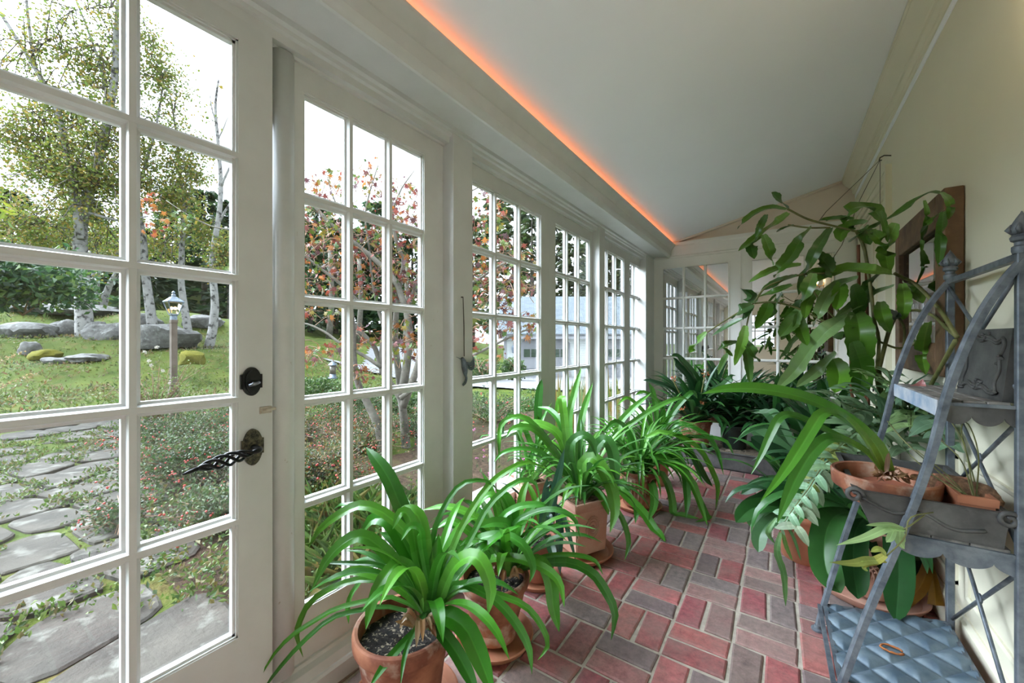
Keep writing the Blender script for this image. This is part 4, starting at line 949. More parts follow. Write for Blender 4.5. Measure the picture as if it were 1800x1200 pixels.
def arch(m, p0, az, el, L, W, droop, col, fold=.22, prof=prof_strap, N=13, lift=0, curl=1.7, **kw):
    """a leaf that springs up at an angle and bends over under its own weight"""
    pts = [Vector(p0)]; n = 7
    for i in range(n):
        t = (i+.5)/n; e = el-droop*t**curl; a = az+.12*math.sin(3*t)*lift
        pts.append(pts[-1]+Vector((math.cos(a)*math.cos(e), math.sin(a)*math.cos(e), math.sin(e)))*L/n)
    h = Vector((math.cos(az), math.sin(az), 0))
    def nr(p, T):
        s = Vector((-h.y, h.x, 0)); v = s.cross(T); return v if v.z > 0 or abs(v.z) < .2 else -v
    def nr2(p, T): return Vector((0, 0, 1))-h*.0+(-h)*max(0, T.z)*1.2+h*max(0, -T.z)*1.2
    ribbon(m, pts, W, col, nr2, fold, prof, N, **kw)
SG = [(0.045, 0.243, 0.0135), (0.0765, 0.315, 0.0225), (0.0324, 0.171, 0.0135), (0.1035, 0.36, 0.027), (0.054, 0.261, 0.0225)]
AG = [(0.0765, 0.288, 0.0252), (0.0495, 0.225, 0.0225), (0.117, 0.369, 0.0315), (0.0378, 0.162, 0.0225), (0.099, 0.324, 0.045)]
CG = [(0.0225, 0.099, 0.0252), (0.0315, 0.126, 0.027), (0.018, 0.072, 0.0225), (0.045, 0.162, 0.036), (0.0315, 0.099, 0.0405)]
def tint(c, a=.8, b=1.2): f = U(a, b); return tuple(x*f for x in c)
def trace(m, pts, d0, d1, wpx, pal, prof=prof_strap, fold=.22, nrm=None, dmid=None, **kw):
    n = len(pts); P_ = []
    for i, (u, v) in enumerate(pts):
        t = i/(n-1); d = lerp(d0, d1, t) if dmid is None else (lerp(d0, dmid, t*2) if t < .5 else lerp(dmid, d1, t*2-1))
        P_.append(PD(u, v, d))
    dm = (d0+d1)/2 if dmid is None else dmid
    ribbon(m, P_, wpx*dm/FPX, tint(random.choice(pal)) if isinstance(pal, list) else pal, nrm, fold, prof, **kw)
def pot_mesh(m, c, r, h, rim=.03, taper=.72, lip=.012, foot=False, wall=.012):
    """a thrown pot, open at the top, with a thick rolled rim"""
    rb = r*taper
    prof = [(rb*.2, 0), (rb, 0), (rb+.003, .006)]
    if foot: prof += [(rb*1.05, .02), (rb*.98, .035)]
    prof += [(lerp(rb, r-lip, .5), (h-rim)*.55), (r-lip, h-rim-.004), (r-.002, h-rim), (r, h-rim+.006), (r+.001, h-.010), (r-.002, h-.003), (r-.007, h), (r-wall-.004, h-.002), (r-wall-lip*.6, h-rim), (lerp(rb, r, .5)-wall, h*.5), (rb-wall, .02)]
    m.lathe(prof, c, 44)
def saucer_mesh(m, c, r, h=.032, wall=.009):
    m.lathe([(r*.3, 0), (r*.86, 0), (r*.9, .004), (r, h-.006), (r+.001, h-.002), (r-.004, h), (r-wall, h-.004), (r*.86, .011), (r*.3, .010)], c, 44)
def saucer(c, r, label, mat=TERRA2, h=.032):
    m = MB(); saucer_mesh(m, c, r, h); return tag(m.build('clay_saucer', mat, smooth=False, auto=.7), label, 'saucer', 'clay saucers under pots')
def soil_disc(m, c, r, bumpy=.008):
    n = 26; vs = [Vector(c)+Vector((0, 0, .006))]; rings = 5
    for j in range(1, rings+1):
        for k in range(n): q = 2*math.pi*k/n; vs.append(Vector(c)+Vector((r*j/rings*math.cos(q), r*j/rings*math.sin(q), U(-bumpy, bumpy))))
    fs = [(0, 1+k, 1+(k+1) % n) for k in range(n)]
    for j in range(rings-1): fs += [(1+j*n+k, 1+(j+1)*n+k, 1+(j+1)*n+(k+1) % n, 1+j*n+(k+1) % n) for k in range(n)]
    m.add(vs, fs)
def husks(m, c, r, n, h=.05):
    for _ in range(n):
        a = U(0, 6.28); p = Vector(c)+Vector((math.cos(a)*r*.4, math.sin(a)*r*.4, 0)); h_ = Vector((math.cos(a), math.sin(a), 0))
        ribbon(m, [p, p+h_*r*.5+Vector((0, 0, h*U(.3, 1))), p+h_*r*U(.8, 1.4)+Vector((0, 0, h*U(-.1, .6)))], U(.008, .02), random.choice([(.34, .15, .06), (.40, .22, .10), (.24, .10, .04), (.36, .24, .13)]), floor_z=0)
def potted(name, label, cat, c, r, h, zrim, pot=TERRA, soil=SOIL, group=None, rim=.03, taper=.72, foot=False, soilz=.035, husk=0, crown=None):
    """pot (base at c) with soil; returns thing and foliage collector"""
    t = thing(name, label, cat, c, group); m = MB(); pot_mesh(m, c, r, h, rim, taper, foot=foot); m.build('pot', pot, t, auto=.6)
    m = MB(); soil_disc(m, Vector(c)+Vector((0, 0, h-soilz)), r-.016); m.build('soil', soil, t, smooth=True)
    if husk:
        m = MB(); husks(m, crown or Vector(c)+Vector((0, 0, h-soilz+.01)), .05, husk); m.build('dry_husks', LEAF, t, smooth=True)
    return t
def fan(m, base, n, L, W, pal, el=(.5, 1.35), droop=(1.0, 2.4), spread=.03, az=None, skip=None, **kw):
    for i in range(n):
        a = U(*az) if az else i*2.39996+U(-.3, .3); e = U(*el); p = Vector(base)+Vector((math.cos(a)*spread*U(.2, 1), math.sin(a)*spread*U(.2, 1), U(-.01, .01)))
        l = L*U(.7, 1.12); hx = Vector((math.cos(a), math.sin(a), 0))
        if p.x+hx.x*l*.7 < -1.26: l *= max(.45, (1.26+p.x)/(abs(hx.x)*l*.7+.001)); e = max(e, .9)
        if p.x+hx.x*l*.7 > XW-.03: l *= max(.45, (XW-.03-p.x)/(abs(hx.x)*l*.7+.001)); e = max(e, .9)
        arch(m, p, a, e, l, W*U(.75, 1.15), U(*droop), tint(random.choice(pal)), **kw)

random.seed(31)
# ---- A: nearest pot by the window
cA = PZ(710, 1092, .27); cA.z = .026; fA = Vector((cA.x, cA.y, 0))
saucer(fA, .172, 'clay saucer under the nearest pot, cut off by the bottom picture edge')
A0 = PD(752, 1078, 1.225)
A_ = potted('potted_clivia', 'nearest strap-leaved plant in a worn terracotta pot, in front of the window wall', 'plant', cA, .152, .245, .27, TERRA, husk=0, rim=.045, soilz=.05)
m = MB(); husks(m, PD(742, 1098, 1.20), .05, 22, .06); m.build('dry_husks', LEAF, A_, smooth=True)
m = MB()
for (pts, d1, wpx) in (([(748, 1075), (727, 1033), (680, 973), (640, 943), (606, 953), (573, 987), (547, 1040)], 1.20, 25), ([(755, 1050), (737, 967), (687, 910), (640, 888), (603, 900), (563, 930), (542, 963)], 1.26, 19), ([(757, 1050), (735, 960), (690, 905), (640, 886), (590, 888), (550, 894)], 1.42, 8),
                       ([(748, 1075), (713, 1040), (667, 1013), (620, 1003), (578, 1022)], 1.2, 19), ([(750, 1070), (680, 1000), (620, 990), (560, 989)], 1.25, 9), ([(745, 1078), (693, 1030), (640, 1018), (590, 1030), (547, 1057), (527, 1093), (522, 1120), (533, 1155)], 1.25, 12),
                       ([(750, 1080), (693, 1050), (640, 1057), (590, 1070), (550, 1093), (513, 1117), (480, 1152), (452, 1200)], 1.16, 9), ([(745, 1082), (680, 1066), (630, 1073), (580, 1088), (523, 1138), (480, 1188), (462, 1215)], 1.14, 9),
                       ([(752, 1070), (738, 1030), (713, 990), (690, 996), (665, 1030), (650, 1075), (643, 1106)], 1.05, 21), ([(757, 1070), (747, 1030), (720, 973), (687, 918), (655, 912), (634, 940)], 1.3, 32), ([(752, 1060), (738, 970), (703, 885), (682, 838), (660, 806), (643, 786)], 1.42, 28),
                       ([(758, 1060), (748, 965), (737, 910), (713, 897), (683, 916)], 1.28, 24), ([(758, 1075), (764, 1040), (767, 987), (771, 938)], 1.25, 25), ([(757, 1070), (757, 1030), (760, 947), (783, 887), (813, 850), (853, 845), (877, 862)], 1.3, 10),
                       ([(765, 1075), (797, 993), (827, 947), (860, 887), (907, 847), (940, 848), (950, 885)], 1.32, 11), ([(762, 1070), (787, 987), (813, 923), (853, 860), (887, 830), (927, 812), (970, 828)], 1.35, 12), ([(765, 1080), (785, 1020), (803, 990), (830, 977), (850, 995), (863, 1037), (857, 1083)], 1.08, 28),
                       ([(758, 1095), (768, 1086), (787, 1083), (817, 1103), (837, 1142), (853, 1182), (868, 1225)], 1.02, 36), ([(755, 1100), (770, 1105), (800, 1143), (822, 1183), (842, 1225)], 1.06, 25), ([(748, 1090), (725, 1115), (700, 1140), (673, 1173), (648, 1210)], 1.04, 15), ([(752, 1075), (743, 1083), (720, 1127), (710, 1160), (704, 1205)], 1.03, 9),
                       ([(762, 1080), (800, 1027), (847, 1040), (880, 1063), (910, 1100), (930, 1140), (935, 1185)], 1.12, 17), ([(768, 1070), (810, 1035), (867, 1043), (920, 1063), (950, 1097), (963, 1133), (945, 1160)], 1.2, 12), ([(748, 1070), (660, 1010), (628, 1030), (612, 1062), (613, 1096)], 1.35, 12),
                       ([(757, 1060), (735, 985), (722, 915), (705, 900), (690, 930)], 1.2, 20), ([(760, 1065), (775, 1000), (800, 960), (808, 985), (795, 1010)], 1.3, 14), ([(750, 1075), (712, 1010), (680, 985), (655, 990), (630, 1010)], 1.32, 22), ([(752, 1072), (735, 1010), (700, 955), (668, 935)], 1.3, 24), ([(760, 1060), (742, 960), (738, 930), (720, 925), (705, 950)], 1.12, 15)):
    trace(m, pts, 1.225, d1, wpx, SG)
fan(m, A0, 16, .42, .036, SG, (.7, 1.4), (.8, 2.0), .03)
m.build('leaves', LEAF, A_, smooth=True)
# ---- B
cB = PZ(869, 1008, .25); cB.z = .026
saucer(Vector((cB.x, cB.y, 0)), .150, 'clay saucer under the second pot from the front, rim showing beside drooping leaves')
B_ = potted('potted_clivia', 'second strap-leaved plant from the front, in a stained tapering terracotta pot', 'plant', cB, .135, .225, .25, TERRA, husk=0, rim=.032, taper=.64, foot=True)
m = MB(); husks(m, PD(890, 1012, 1.52), .05, 22, .06); m.build('dry_husks', LEAF, B_, smooth=True)
m = MB(); B0 = PD(893, 1005, 1.55)
for (pts, d1, wpx) in (([(880, 1005), (830, 962), (853, 943), (893, 942), (923, 963), (937, 997), (931, 1024)], 1.35, 17), ([(880, 1002), (860, 984), (903, 980), (953, 997), (983, 1023), (992, 1067)], 1.3, 17), ([(900, 1000), (945, 985), (967, 1020), (973, 1067), (983, 1110)], 1.4, 24),
                       ([(890, 1000), (900, 927), (933, 903), (973, 895), (1008, 910), (1020, 945)], 1.4, 11), ([(880, 985), (877, 920), (907, 892), (950, 887), (968, 900)], 1.5, 13), ([(898, 995), (902, 925), (890, 880), (872, 860)], 1.6, 26), ([(885, 1000), (870, 940), (830, 905), (785, 890), (742, 896)], 1.65, 15), ([(893, 985), (897, 928), (870, 918), (842, 927)], 1.45, 20),
                       ([(905, 1000), (958, 990), (1002, 989), (1040, 1007), (1063, 1037), (1081, 1077), (1074, 1125)], 1.42, 18), ([(900, 1000), (958, 978), (1007, 975), (1045, 985), (1060, 1010)], 1.5, 9), ([(885, 1000), (850, 960), (820, 930), (790, 915), (765, 930)], 1.6, 16), ([(895, 985), (885, 900), (865, 870), (845, 880), (835, 905)], 1.6, 13), ([(900, 1000), (910, 930), (918, 870), (930, 840)], 1.7, 14), ([(880, 1000), (862, 955), (840, 945), (815, 960), (800, 990)], 1.45, 18)):
    trace(m, pts, 1.55, d1, wpx, SG)
fan(m, B0, 26, .46, .036, SG, (.6, 1.4), (.8, 2.2), .03); m.build('leaves', LEAF, B_, smooth=True)
# ---- C: small pot with bluish leaves
cC = PZ(944, 945, .2); cC.z = .024
saucer(Vector((cC.x, cC.y, 0)), .122, 'small clay saucer under the plain dark-soiled pot, third from the front', h=.028)
C_ = potted('potted_amaryllis', 'third plant from the front, blue-green leaves in a small plain clay pot', 'plant', cC, .102, .178, .2, TERRA3, rim=.03, taper=.74, soilz=.018)
m = MB(); BG = [(.03, .09, .06), (.04, .12, .07), (.025, .08, .03), (.05, .16, .04)]
for (pts, d1, wpx) in (([(955, 935), (972, 870), (982, 835), (992, 788)], 1.8, 14), ([(952, 935), (966, 885), (985, 850), (1003, 835)], 1.75, 11), ([(950, 935), (958, 880), (962, 840)], 1.9, 13), ([(960, 935), (965, 905), (967, 925), (961, 938)], 1.75, 10), ([(960, 930), (980, 890), (984, 930), (982, 975), (985, 1010)], 1.75, 14), ([(958, 935), (985, 900), (1000, 940), (1012, 985)], 1.7, 8), ([(945, 940), (935, 930), (930, 950), (925, 968)], 1.7, 13), ([(955, 930), (975, 880), (968, 850), (955, 860)], 1.9, 10), ([(962, 940), (968, 960), (975, 985)], 1.72, 16)):
    trace(m, pts, 1.88, d1, wpx, BG)
fan(m, PD(952, 938, 1.88), 8, .30, .03, BG+SG, (.8, 1.4), (.6, 1.9), .03); m.build('leaves', LEAF, C_, smooth=True)
# ---- D: square pots with medallions
def square_pot(name, label, near, ex, ey, s, h, pot=TERRAP):
    """a square tapering pot with a moulded rim and a round medallion on each face"""
    c = near+(ex+ey)*s/2; t = thing(name, label, 'plant', c); m = MB(); q = .86
    def ring(k, z): return [c+(ex*a+ey*b)*s/2*k+Vector((0, 0, z)) for a, b in ((-1, -1), (1, -1), (1, 1), (-1, 1))]
    R = [ring(q, 0), ring(q+.01, .008), ring(.955, h-.05), ring(.965, h-.048), ring(1.03, h-.036), ring(1.06, h-.024), ring(1.06, h-.004), ring(1.04, h), ring(.93, h), ring(.90, h-.02), ring(.82, .02)]
    vs = sum(R, []); fs = [(3, 2, 1, 0)]+[(i*4+k, i*4+(k+1) % 4, i*4+4+(k+1) % 4, i*4+4+k) for i in range(len(R)-1) for k in range(4)]+[tuple((len(R)-1)*4+k for k in range(4))]
    m.add(vs, fs); po = m.build('pot', pot, t)
    bm = bmesh.new(); bm.from_mesh(po.data); bmesh.ops.bevel(bm, geom=[e for e in bm.edges if abs((e.verts[0].co-e.verts[1].co).normalized().z) > .5], offset=.006, segments=2, affect='EDGES'); bm.to_mesh(po.data); bm.free()
    for (fx, fy) in ((-ey, ex), (ex*1.0, ey), (-ex, ey), (ey, ex)):
        m = MB(); tilt = (.955-q)*s/2/h; cen = c+fx*s/2*lerp(q, .955, .62)+fx*.002+Vector((0, 0, h*.5)); up = (Vector((0, 0, 1))+fx*tilt).normalized(); rt = up.cross(fx).normalized(); nn = rt.cross(up)
        if nn.dot(fx) < 0: nn = -nn
        for rr, tb in ((.050, .0045), (.040, .004), (.026, .004)):
            m.tube([cen+rt*rr*.82*math.cos(a)+up*rr*1.15*math.sin(a)+nn*.0005 for a in [2*math.pi*k/28 for k in range(29)]], tb, 6)
        for k in range(14): a = 2*math.pi*k/14; m.lathe([(.006, 0), (.004, .004), (.001, .005)], cen+rt*.047*.82*math.cos(a)*1.12+up*.047*1.15*math.sin(a)*1.1, 8, M=Matrix((rt, nn.cross(rt), nn)).transposed().to_4x4())
        m.lathe([(.014, 0), (.012, .006), (.004, .009)], cen, 12, M=Matrix((rt, nn.cross(rt), nn)).transposed().to_4x4())
        m.build('medallion', pot, t, smooth=True)
    m = MB(); soil_disc(m, c+Vector((0, 0, h-.02)), s*.42); m.build('soil', BARKMULCH, t, smooth=True)
    return t, c
nD = PZ(1013, 984, .034); rD = PZ(1069, 966, .034); exD = (rD-nD); exD.z = 0; sD = .225; exD.normalize(); eyD = Vector((-exD.y, exD.x, 0))
cD = nD+(exD+eyD)*sD*.5
saucer(Vector((cD.x, cD.y, 0)), .178, 'clay saucer under the square pink pot')
D_, cD = square_pot('potted_agapanthus', 'arching green plant in the square pink terracotta pot with a medallion', nD, exD, eyD, sD, .275)
m = MB(); D0 = cD+Vector((0, 0, .27)); dD = D0.dot(FV)
for (pts, d1, wpx) in (([(1020, 860), (1025, 812), (1045, 805), (1062, 830), (1076, 862), (1081, 900), (1072, 936)], 1.9, 23), ([(1020, 855), (1040, 800), (1062, 772), (1076, 792), (1082, 830), (1083, 862)], 2.0, 21), ([(1010, 855), (1000, 790), (1020, 765), (1040, 775), (1048, 802)], 2.05, 17), ([(1005, 850), (975, 795), (940, 755), (905, 752), (890, 768)], 2.15, 14), ([(1005, 850), (960, 800), (920, 788), (885, 795), (868, 812)], 2.1, 9),
                       ([(1008, 850), (965, 780), (925, 735), (890, 738), (868, 765), (865, 810)], 2.2, 11), ([(1010, 850), (985, 770), (950, 745), (915, 742)], 2.3, 16), ([(1012, 850), (1000, 745), (1010, 690), (1022, 645)], 2.5, 12), ([(1022, 850), (1045, 860), (1062, 880), (1070, 905)], 2.05, 15), ([(1022, 860), (1040, 838), (1065, 852), (1085, 870)], 2.05, 15), ([(1008, 850), (955, 760), (900, 730), (860, 745), (842, 775)], 2.3, 7), ([(1014, 850), (1022, 740), (1042, 672)], 2.6, 12),
                       ([(1022, 860), (1060, 875), (1090, 905), (1105, 950), (1098, 985)], 2.0, 10), ([(1005, 855), (990, 720), (985, 700), (975, 735)], 2.4, 14), ([(1012, 850), (990, 755), (968, 722), (945, 715)], 2.5, 12)):
    trace(m, pts, dD, d1, wpx, AG)
fan(m, D0, 64, .50, .025, AG, (.65, 1.45), (.9, 2.3), .05); m.build('leaves', LEAF, D_, smooth=True)
n2 = nD+eyD*.31-exD*.13
D2_, c2_ = square_pot('potted_agapanthus', 'strap-leaved plant in the pink square pot behind, only its rim corner showing', Vector((n2.x, n2.y, 0)), exD, eyD, .20, .335)
m = MB(); fan(m, c2_+Vector((0, 0, .32)), 34, .48, .026, AG+SG, (.7, 1.5), (.7, 2.0), .04)
trace(m, [(960, 840), (940, 790), (905, 752), (885, 745), (888, 790)], 2.45, 2.4, 12, AG); trace(m, [(965, 840), (938, 740), (932, 690), (934, 665)], 2.5, 2.6, 14, AG); trace(m, [(965, 840), (950, 760), (928, 728)], 2.5, 2.55, 14, AG); m.build('leaves', LEAF, D2_, smooth=True)
# ---- E and F: two more agapanthus
cE = PZ(1122, 890, .0); cE.z = .026
saucer(Vector((cE.x, cE.y, 0)), .156, 'clay saucer under the ribbed pot, half hidden by drooping leaves')
E_ = potted('potted_agapanthus', 'drooping plant in the ribbed terracotta pot, further along the windows than the square pot', 'plant', cE, .128, .235, .26, TERRA, rim=.03, taper=.78)
m = MB()
for k in range(30):
    a = 2*math.pi*k/30; m.tube([Vector(cE)+Vector((math.cos(a)*r_, math.sin(a)*r_, z_)) for r_, z_ in ((.101, .02), (.110, .10), (.116, .19))], .005, 5)
m.build('ribs', TERRA, E_, smooth=True)
m = MB(); E0 = Vector(cE)+Vector((0, 0, .225)); dE = E0.dot(FV)
for (pts, d1, wpx) in (([(1118, 840), (1100, 810), (1140, 800), (1180, 812), (1215, 845), (1232, 890), (1244, 925)], 2.45, 14), ([(1120, 840), (1150, 795), (1195, 815), (1225, 870), (1245, 920), (1240, 935), (1222, 928)], 2.5, 12), ([(1118, 840), (1088, 855), (1130, 900), (1155, 940), (1170, 972)], 2.25, 16), ([(1120, 840), (1090, 830), (1110, 822), (1140, 838)], 2.5, 11), ([(1120, 840), (1140, 765), (1190, 765), (1230, 790), (1255, 835), (1262, 860), (1258, 895)], 2.7, 10), ([(1122, 840), (1180, 790), (1215, 800), (1240, 840), (1253, 855)], 2.7, 12),
                       ([(1120, 840), (1170, 790), (1200, 820), (1208, 870), (1206, 910)], 2.5, 14), ([(1120, 835), (1090, 770), (1130, 730), (1190, 700), (1215, 705)], 2.9, 10), ([(1115, 835), (1085, 760), (1110, 720), (1145, 690)], 2.9, 12), ([(1115, 840), (1100, 860), (1118, 890), (1117, 920)], 2.45, 12), ([(1125, 845), (1160, 830), (1180, 870), (1185, 910), (1205, 930), (1230, 918)], 2.55, 13), ([(1118, 838), (1108, 770), (1085, 742), (1060, 760)], 2.5, 14), ([(1120, 840), (1145, 850), (1150, 885), (1140, 915)], 2.4, 14)):
    trace(m, pts, dE, d1, wpx, AG)
fan(m, E0, 95, .54, .023, AG, (.6, 1.45), (1.0, 2.6), .05); m.build('leaves', LEAF, E_, smooth=True)
cF = PZ(1152, 848, 0); cF.x = max(cF.x, -1.02)
F_ = potted('potted_agapanthus', 'thin-leaved plant in a red clay pot, furthest of the row before the metal tray', 'plant', cF, .12, .25, .25, TERRA2, taper=.75)
m = MB(); F0 = Vector(cF)+Vector((0, 0, .235)); dF = F0.dot(FV)
for (pts, d1, wpx) in (([(1160, 785), (1180, 730), (1215, 690), (1226, 700)], 3.3, 10), ([(1160, 785), (1150, 700), (1140, 672)], 3.2, 9), ([(1165, 785), (1190, 745), (1235, 760), (1260, 790), (1272, 835)], 3.0, 9), ([(1165, 790), (1200, 770), (1240, 768), (1275, 775), (1290, 800)], 3.0, 8), ([(1160, 785), (1140, 735), (1105, 700), (1085, 712)], 3.1, 8), ([(1165, 785), (1185, 760), (1212, 790), (1235, 850)], 2.95, 11), ([(1160, 785), (1165, 720), (1135, 690), (1115, 695)], 3.0, 9)):
    trace(m, pts, dF, d1, wpx, AG)
fan(m, F0, 90, .54, .022, AG, (.6, 1.45), (.9, 2.3), .05); m.build('leaves', LEAF, F_, smooth=True)
m = MB(); pk = PD(1157, 845, 2.9); m.tube([Vector((pk.x, pk.y, .2)), PD(1158, 800, 2.93), PD(1160, 770, 2.95)], .012, 8); m.build('support_cane', BROWNSTEM, F_, smooth=True)
# ---- metal tray with gravel and its pots
ty0, ty1, tx0, tx1 = 3.99, 4.60, -.84, .20
tr = thing('gravel_tray', 'long dark metal tray of gravel on the floor before the far wall', 'tray', ((tx0+tx1)/2, (ty0+ty1)/2, 0))
m = MB()
for (a, b, c_, d_) in ((tx0, tx1, ty0, ty0+.012), (tx0, tx1, ty1-.012, ty1), (tx0, tx0+.012, ty0, ty1), (tx1-.012, tx1, ty0, ty1)): m.bevbox(a, b, c_, d_, 0, .155, .004)
m.box(tx0, tx1, ty0, ty1, 0, .01); m.tube([(tx0, ty0, .153), (tx1, ty0, .153)], .008, 8); m.build('tray_body', M2('dark_tray_metal', (.09, .09, .09), (.17, .165, .16), 12, .6, metal=.2, b=.2), tr)
m = MB()
for i in range(26):
    for j in range(16):
        x, y = lerp(tx0+.012, tx1-.052, i/25), lerp(ty0+.012, ty1-.05, j/15); m.add([(x, y, .125+U(0, .012)), (x+.045, y, .125+U(0, .012)), (x+.045, y+.04, .125+U(0, .012)), (x, y+.04, .125+U(0, .012))], [(0, 1, 2, 3)])
m.build('gravel', GRAVEL, tr)
def clivia(label, c, r, h, pot, n, L, W, pal=CG, leaves=(), d0=None, stand=None, el=(.5, 1.4), droop=(.5, 1.7), az=None, taper=.75, soil=SOIL, prof=prof_strap):
    t = potted('potted_clivia', label, 'plant', c, r, h, 0, pot, soil, taper=taper); m = MB(); b = Vector(c)+Vector((0, 0, h-.02))
    fan(m, b, n, L, W, pal, el, droop, .045, az=az, prof=prof_strap); dd_ = b.dot(FV)
    for (pts, d1, wpx) in leaves: trace(m, pts, dd_, d1, wpx, pal, prof_blunt if wpx > 19 else prof_strap, N=22)
    m.build('leaves', LEAF, t, smooth=True); return t
G1c = Vector((-.70, 4.20, .135))
g1 = clivia('orange-flowered dark clivia in a clay pot, left end of the metal tray', G1c, .15, .25, TERRA, 90, .62, .055, leaves=(([(1215, 750), (1230, 680), (1195, 630), (1180, 625)], 3.7, 13), ([(1215, 750), (1190, 690), (1150, 672), (1130, 668)], 3.6, 12), ([(1215, 750), (1220, 680), (1190, 640), (1183, 628)], 3.7, 14), ([(1215, 750), (1260, 690), (1285, 665), (1287, 658)], 3.7, 13), ([(1220, 750), (1238, 790), (1262, 785)], 3.5, 12)))
m = MB(); ms = MB()
for (u, v) in ((1183, 667), (1199, 719), (1236, 708), (1240, 655)):
    p = PD(u, v, 3.55); ms.tube([G1c+Vector((0, 0, .22)), G1c.lerp(p, .6)+Vector((0, 0, .08)), p], .006, 6)
    for _ in range(11): leaf(m, p+rnd_dir()*.02, rnd_dir(.4), U(.02, .035), .012, random.choice([(.55, .16, .03), (.48, .10, .04), (.50, .28, .08)]))
m.build('flowers', OUTLEAF, g1); ms.build('flower_stems', TWIG, g1, smooth=True)
clivia('dark-leaved clivia in a black pot in the middle of the metal tray', Vector((-.38, 4.33, .135)), .13, .22, BLACKPLASTIC, 95, .62, .052)
clivia('dark-leaved clivia in a brown pot at the right end of the metal tray', Vector((-.05, 4.26, .135)), .13, .20, M2('brown_glazed_clay', (.10, .05, .03), (.17, .09, .06), 8, .5), 95, .66, .052)
# ---- right-hand side: big clivia on a wide saucer
cH = Vector((.325, 2.42, 0))
saucer(cH, .205, 'wide clay saucer on the floor behind the quilted rack shelf', TERRAP, .04)
H_ = clivia('broad-leaved clivia in a large swirl-carved pot behind the rack, on a wide saucer', cH+Vector((0, 0, .028)), .150, .30, TERRAP, 26, .60, .062, CG,
       (([(1520, 900), (1470, 905), (1450, 945), (1452, 1000), (1478, 1042)], 1.55, 44), ([(1530, 900), (1505, 930), (1500, 990), (1508, 1052)], 1.55, 40), ([(1560, 900), (1575, 930), (1580, 1000), (1575, 1092)], 1.45, 40), ([(1550, 900), (1590, 920), (1610, 960), (1600, 985)], 1.6, 34), ([(1560, 895), (1640, 920), (1668, 985), (1660, 1050)], 1.75, 30), ([(1530, 900), (1525, 930), (1545, 985), (1555, 1010)], 1.58, 14), ([(1520, 890), (1440, 880), (1400, 900), (1385, 930)], 1.7, 30), ([(1560, 895), (1600, 905), (1640, 960), (1632, 1020)], 1.7, 12)), el=(.6, 1.4), droop=(1.0, 2.4), taper=.78)
m = MB()
for q in range(3):
    ang = -2.0+q*.75; n_ = Vector((math.cos(ang), math.sin(ang), 0)); tt_ = Vector((-n_.y, n_.x, 0))
    for rr in (.03, .045, .06, .075): m.tube([cH+n_*(.132-(rr*math.cos(a))**2*3+.001)+tt_*rr*math.cos(a)+Vector((0, 0, .13+rr*.9*math.sin(a))) for a in [math.pi*k/12-.2 for k in range(14)]], .004, 5)
m.build('swirl_carving', TERRAP, H_, smooth=True)
# fallen, browned leaf standing by the saucer
m = MB(); ribbon(m, [PD(1625, 940, 1.78), PD(1632, 985, 1.7), PD(1618, 1030, 1.62), PD(1585, 1060, 1.52)], .055, (.30, .14, .02), prof=lambda t: .25+.75*min(1, t*1.3), basecol=(.30, .22, .05)); ribbon(m, [PD(1632, 985, 1.7), PD(1648, 1030, 1.62), PD(1662, 1068, 1.57)], .05, (.34, .17, .02), prof=lambda t: .35+.65*t)
m.build('withered_leaf', LEAF, H_, smooth=True)
# low wooden bench that carries the next pots (almost hidden by leaves)
bn = thing('plant_bench', 'low grey wooden bench hidden under the crowd of plants at the right wall', 'bench', (.30, 2.98, 0)); m = MB()
for k in range(3): m.bevbox(.12+k*.135, .24+k*.135, 2.72, 3.26, .30, .325, .004)
m.build('bench_top', DRIFT, bn)
for x in (.15, .46):
    for y in (2.76, 3.20): m = MB(); m.bevbox(x, x+.045, y, y+.045, 0, .30, .003); m.build('leg', DRIFT, bn)
# J: clivia leaning into the aisle
cJ = Vector((.10, 2.62, 0)); cJ2 = cJ+Vector((0, 0, .0))
J_ = clivia('broad-leaved clivia in an orange clay pot, leaning into the aisle from the right', cJ2, .135, .25, TERRA2, 18, .5, .058, CG+[(.05, .16, .03), (.09, .22, .09), (.13, .26, .10)],
       (([(1430, 890), (1395, 815), (1355, 775), (1318, 752)], 2.3, 30), ([(1430, 890), (1385, 810), (1345, 785), (1320, 768)], 2.2, 28), ([(1440, 880), (1420, 790), (1400, 735), (1385, 715)], 2.5, 28), ([(1435, 880), (1400, 830), (1365, 800), (1345, 790)], 2.3, 30), ([(1430, 885), (1385, 850), (1345, 848), (1303, 868)], 2.2, 22), ([(1430, 890), (1380, 862), (1335, 880), (1298, 936-40)], 2.1, 24), ([(1430, 895), (1375, 882), (1330, 905), (1318, 925)], 2.1, 20),
        ([(1425, 905), (1375, 890), (1325, 892), (1294, 918)], 1.95, 30), ([(1425, 900), (1370, 905), (1338, 935), (1333, 970)], 2.0, 24), ([(1445, 880), (1450, 790), (1435, 720), (1420, 690)], 2.6, 26), ([(1440, 885), (1365, 740), (1340, 725), (1325, 724)], 2.6, 24), ([(1440, 890), (1470, 890), (1495, 905), (1500, 940)], 2.1, 26)), el=(.7, 1.4), droop=(.8, 2.0))
# K: pots on the bench
K_ = clivia('deep green clivia in a dark green pot on the hidden bench', Vector((.20, 2.84, .326)), .125, .24, GREENPLASTIC, 40, .58, .055, CG, el=(.5, 1.4), droop=(.6, 2.0))

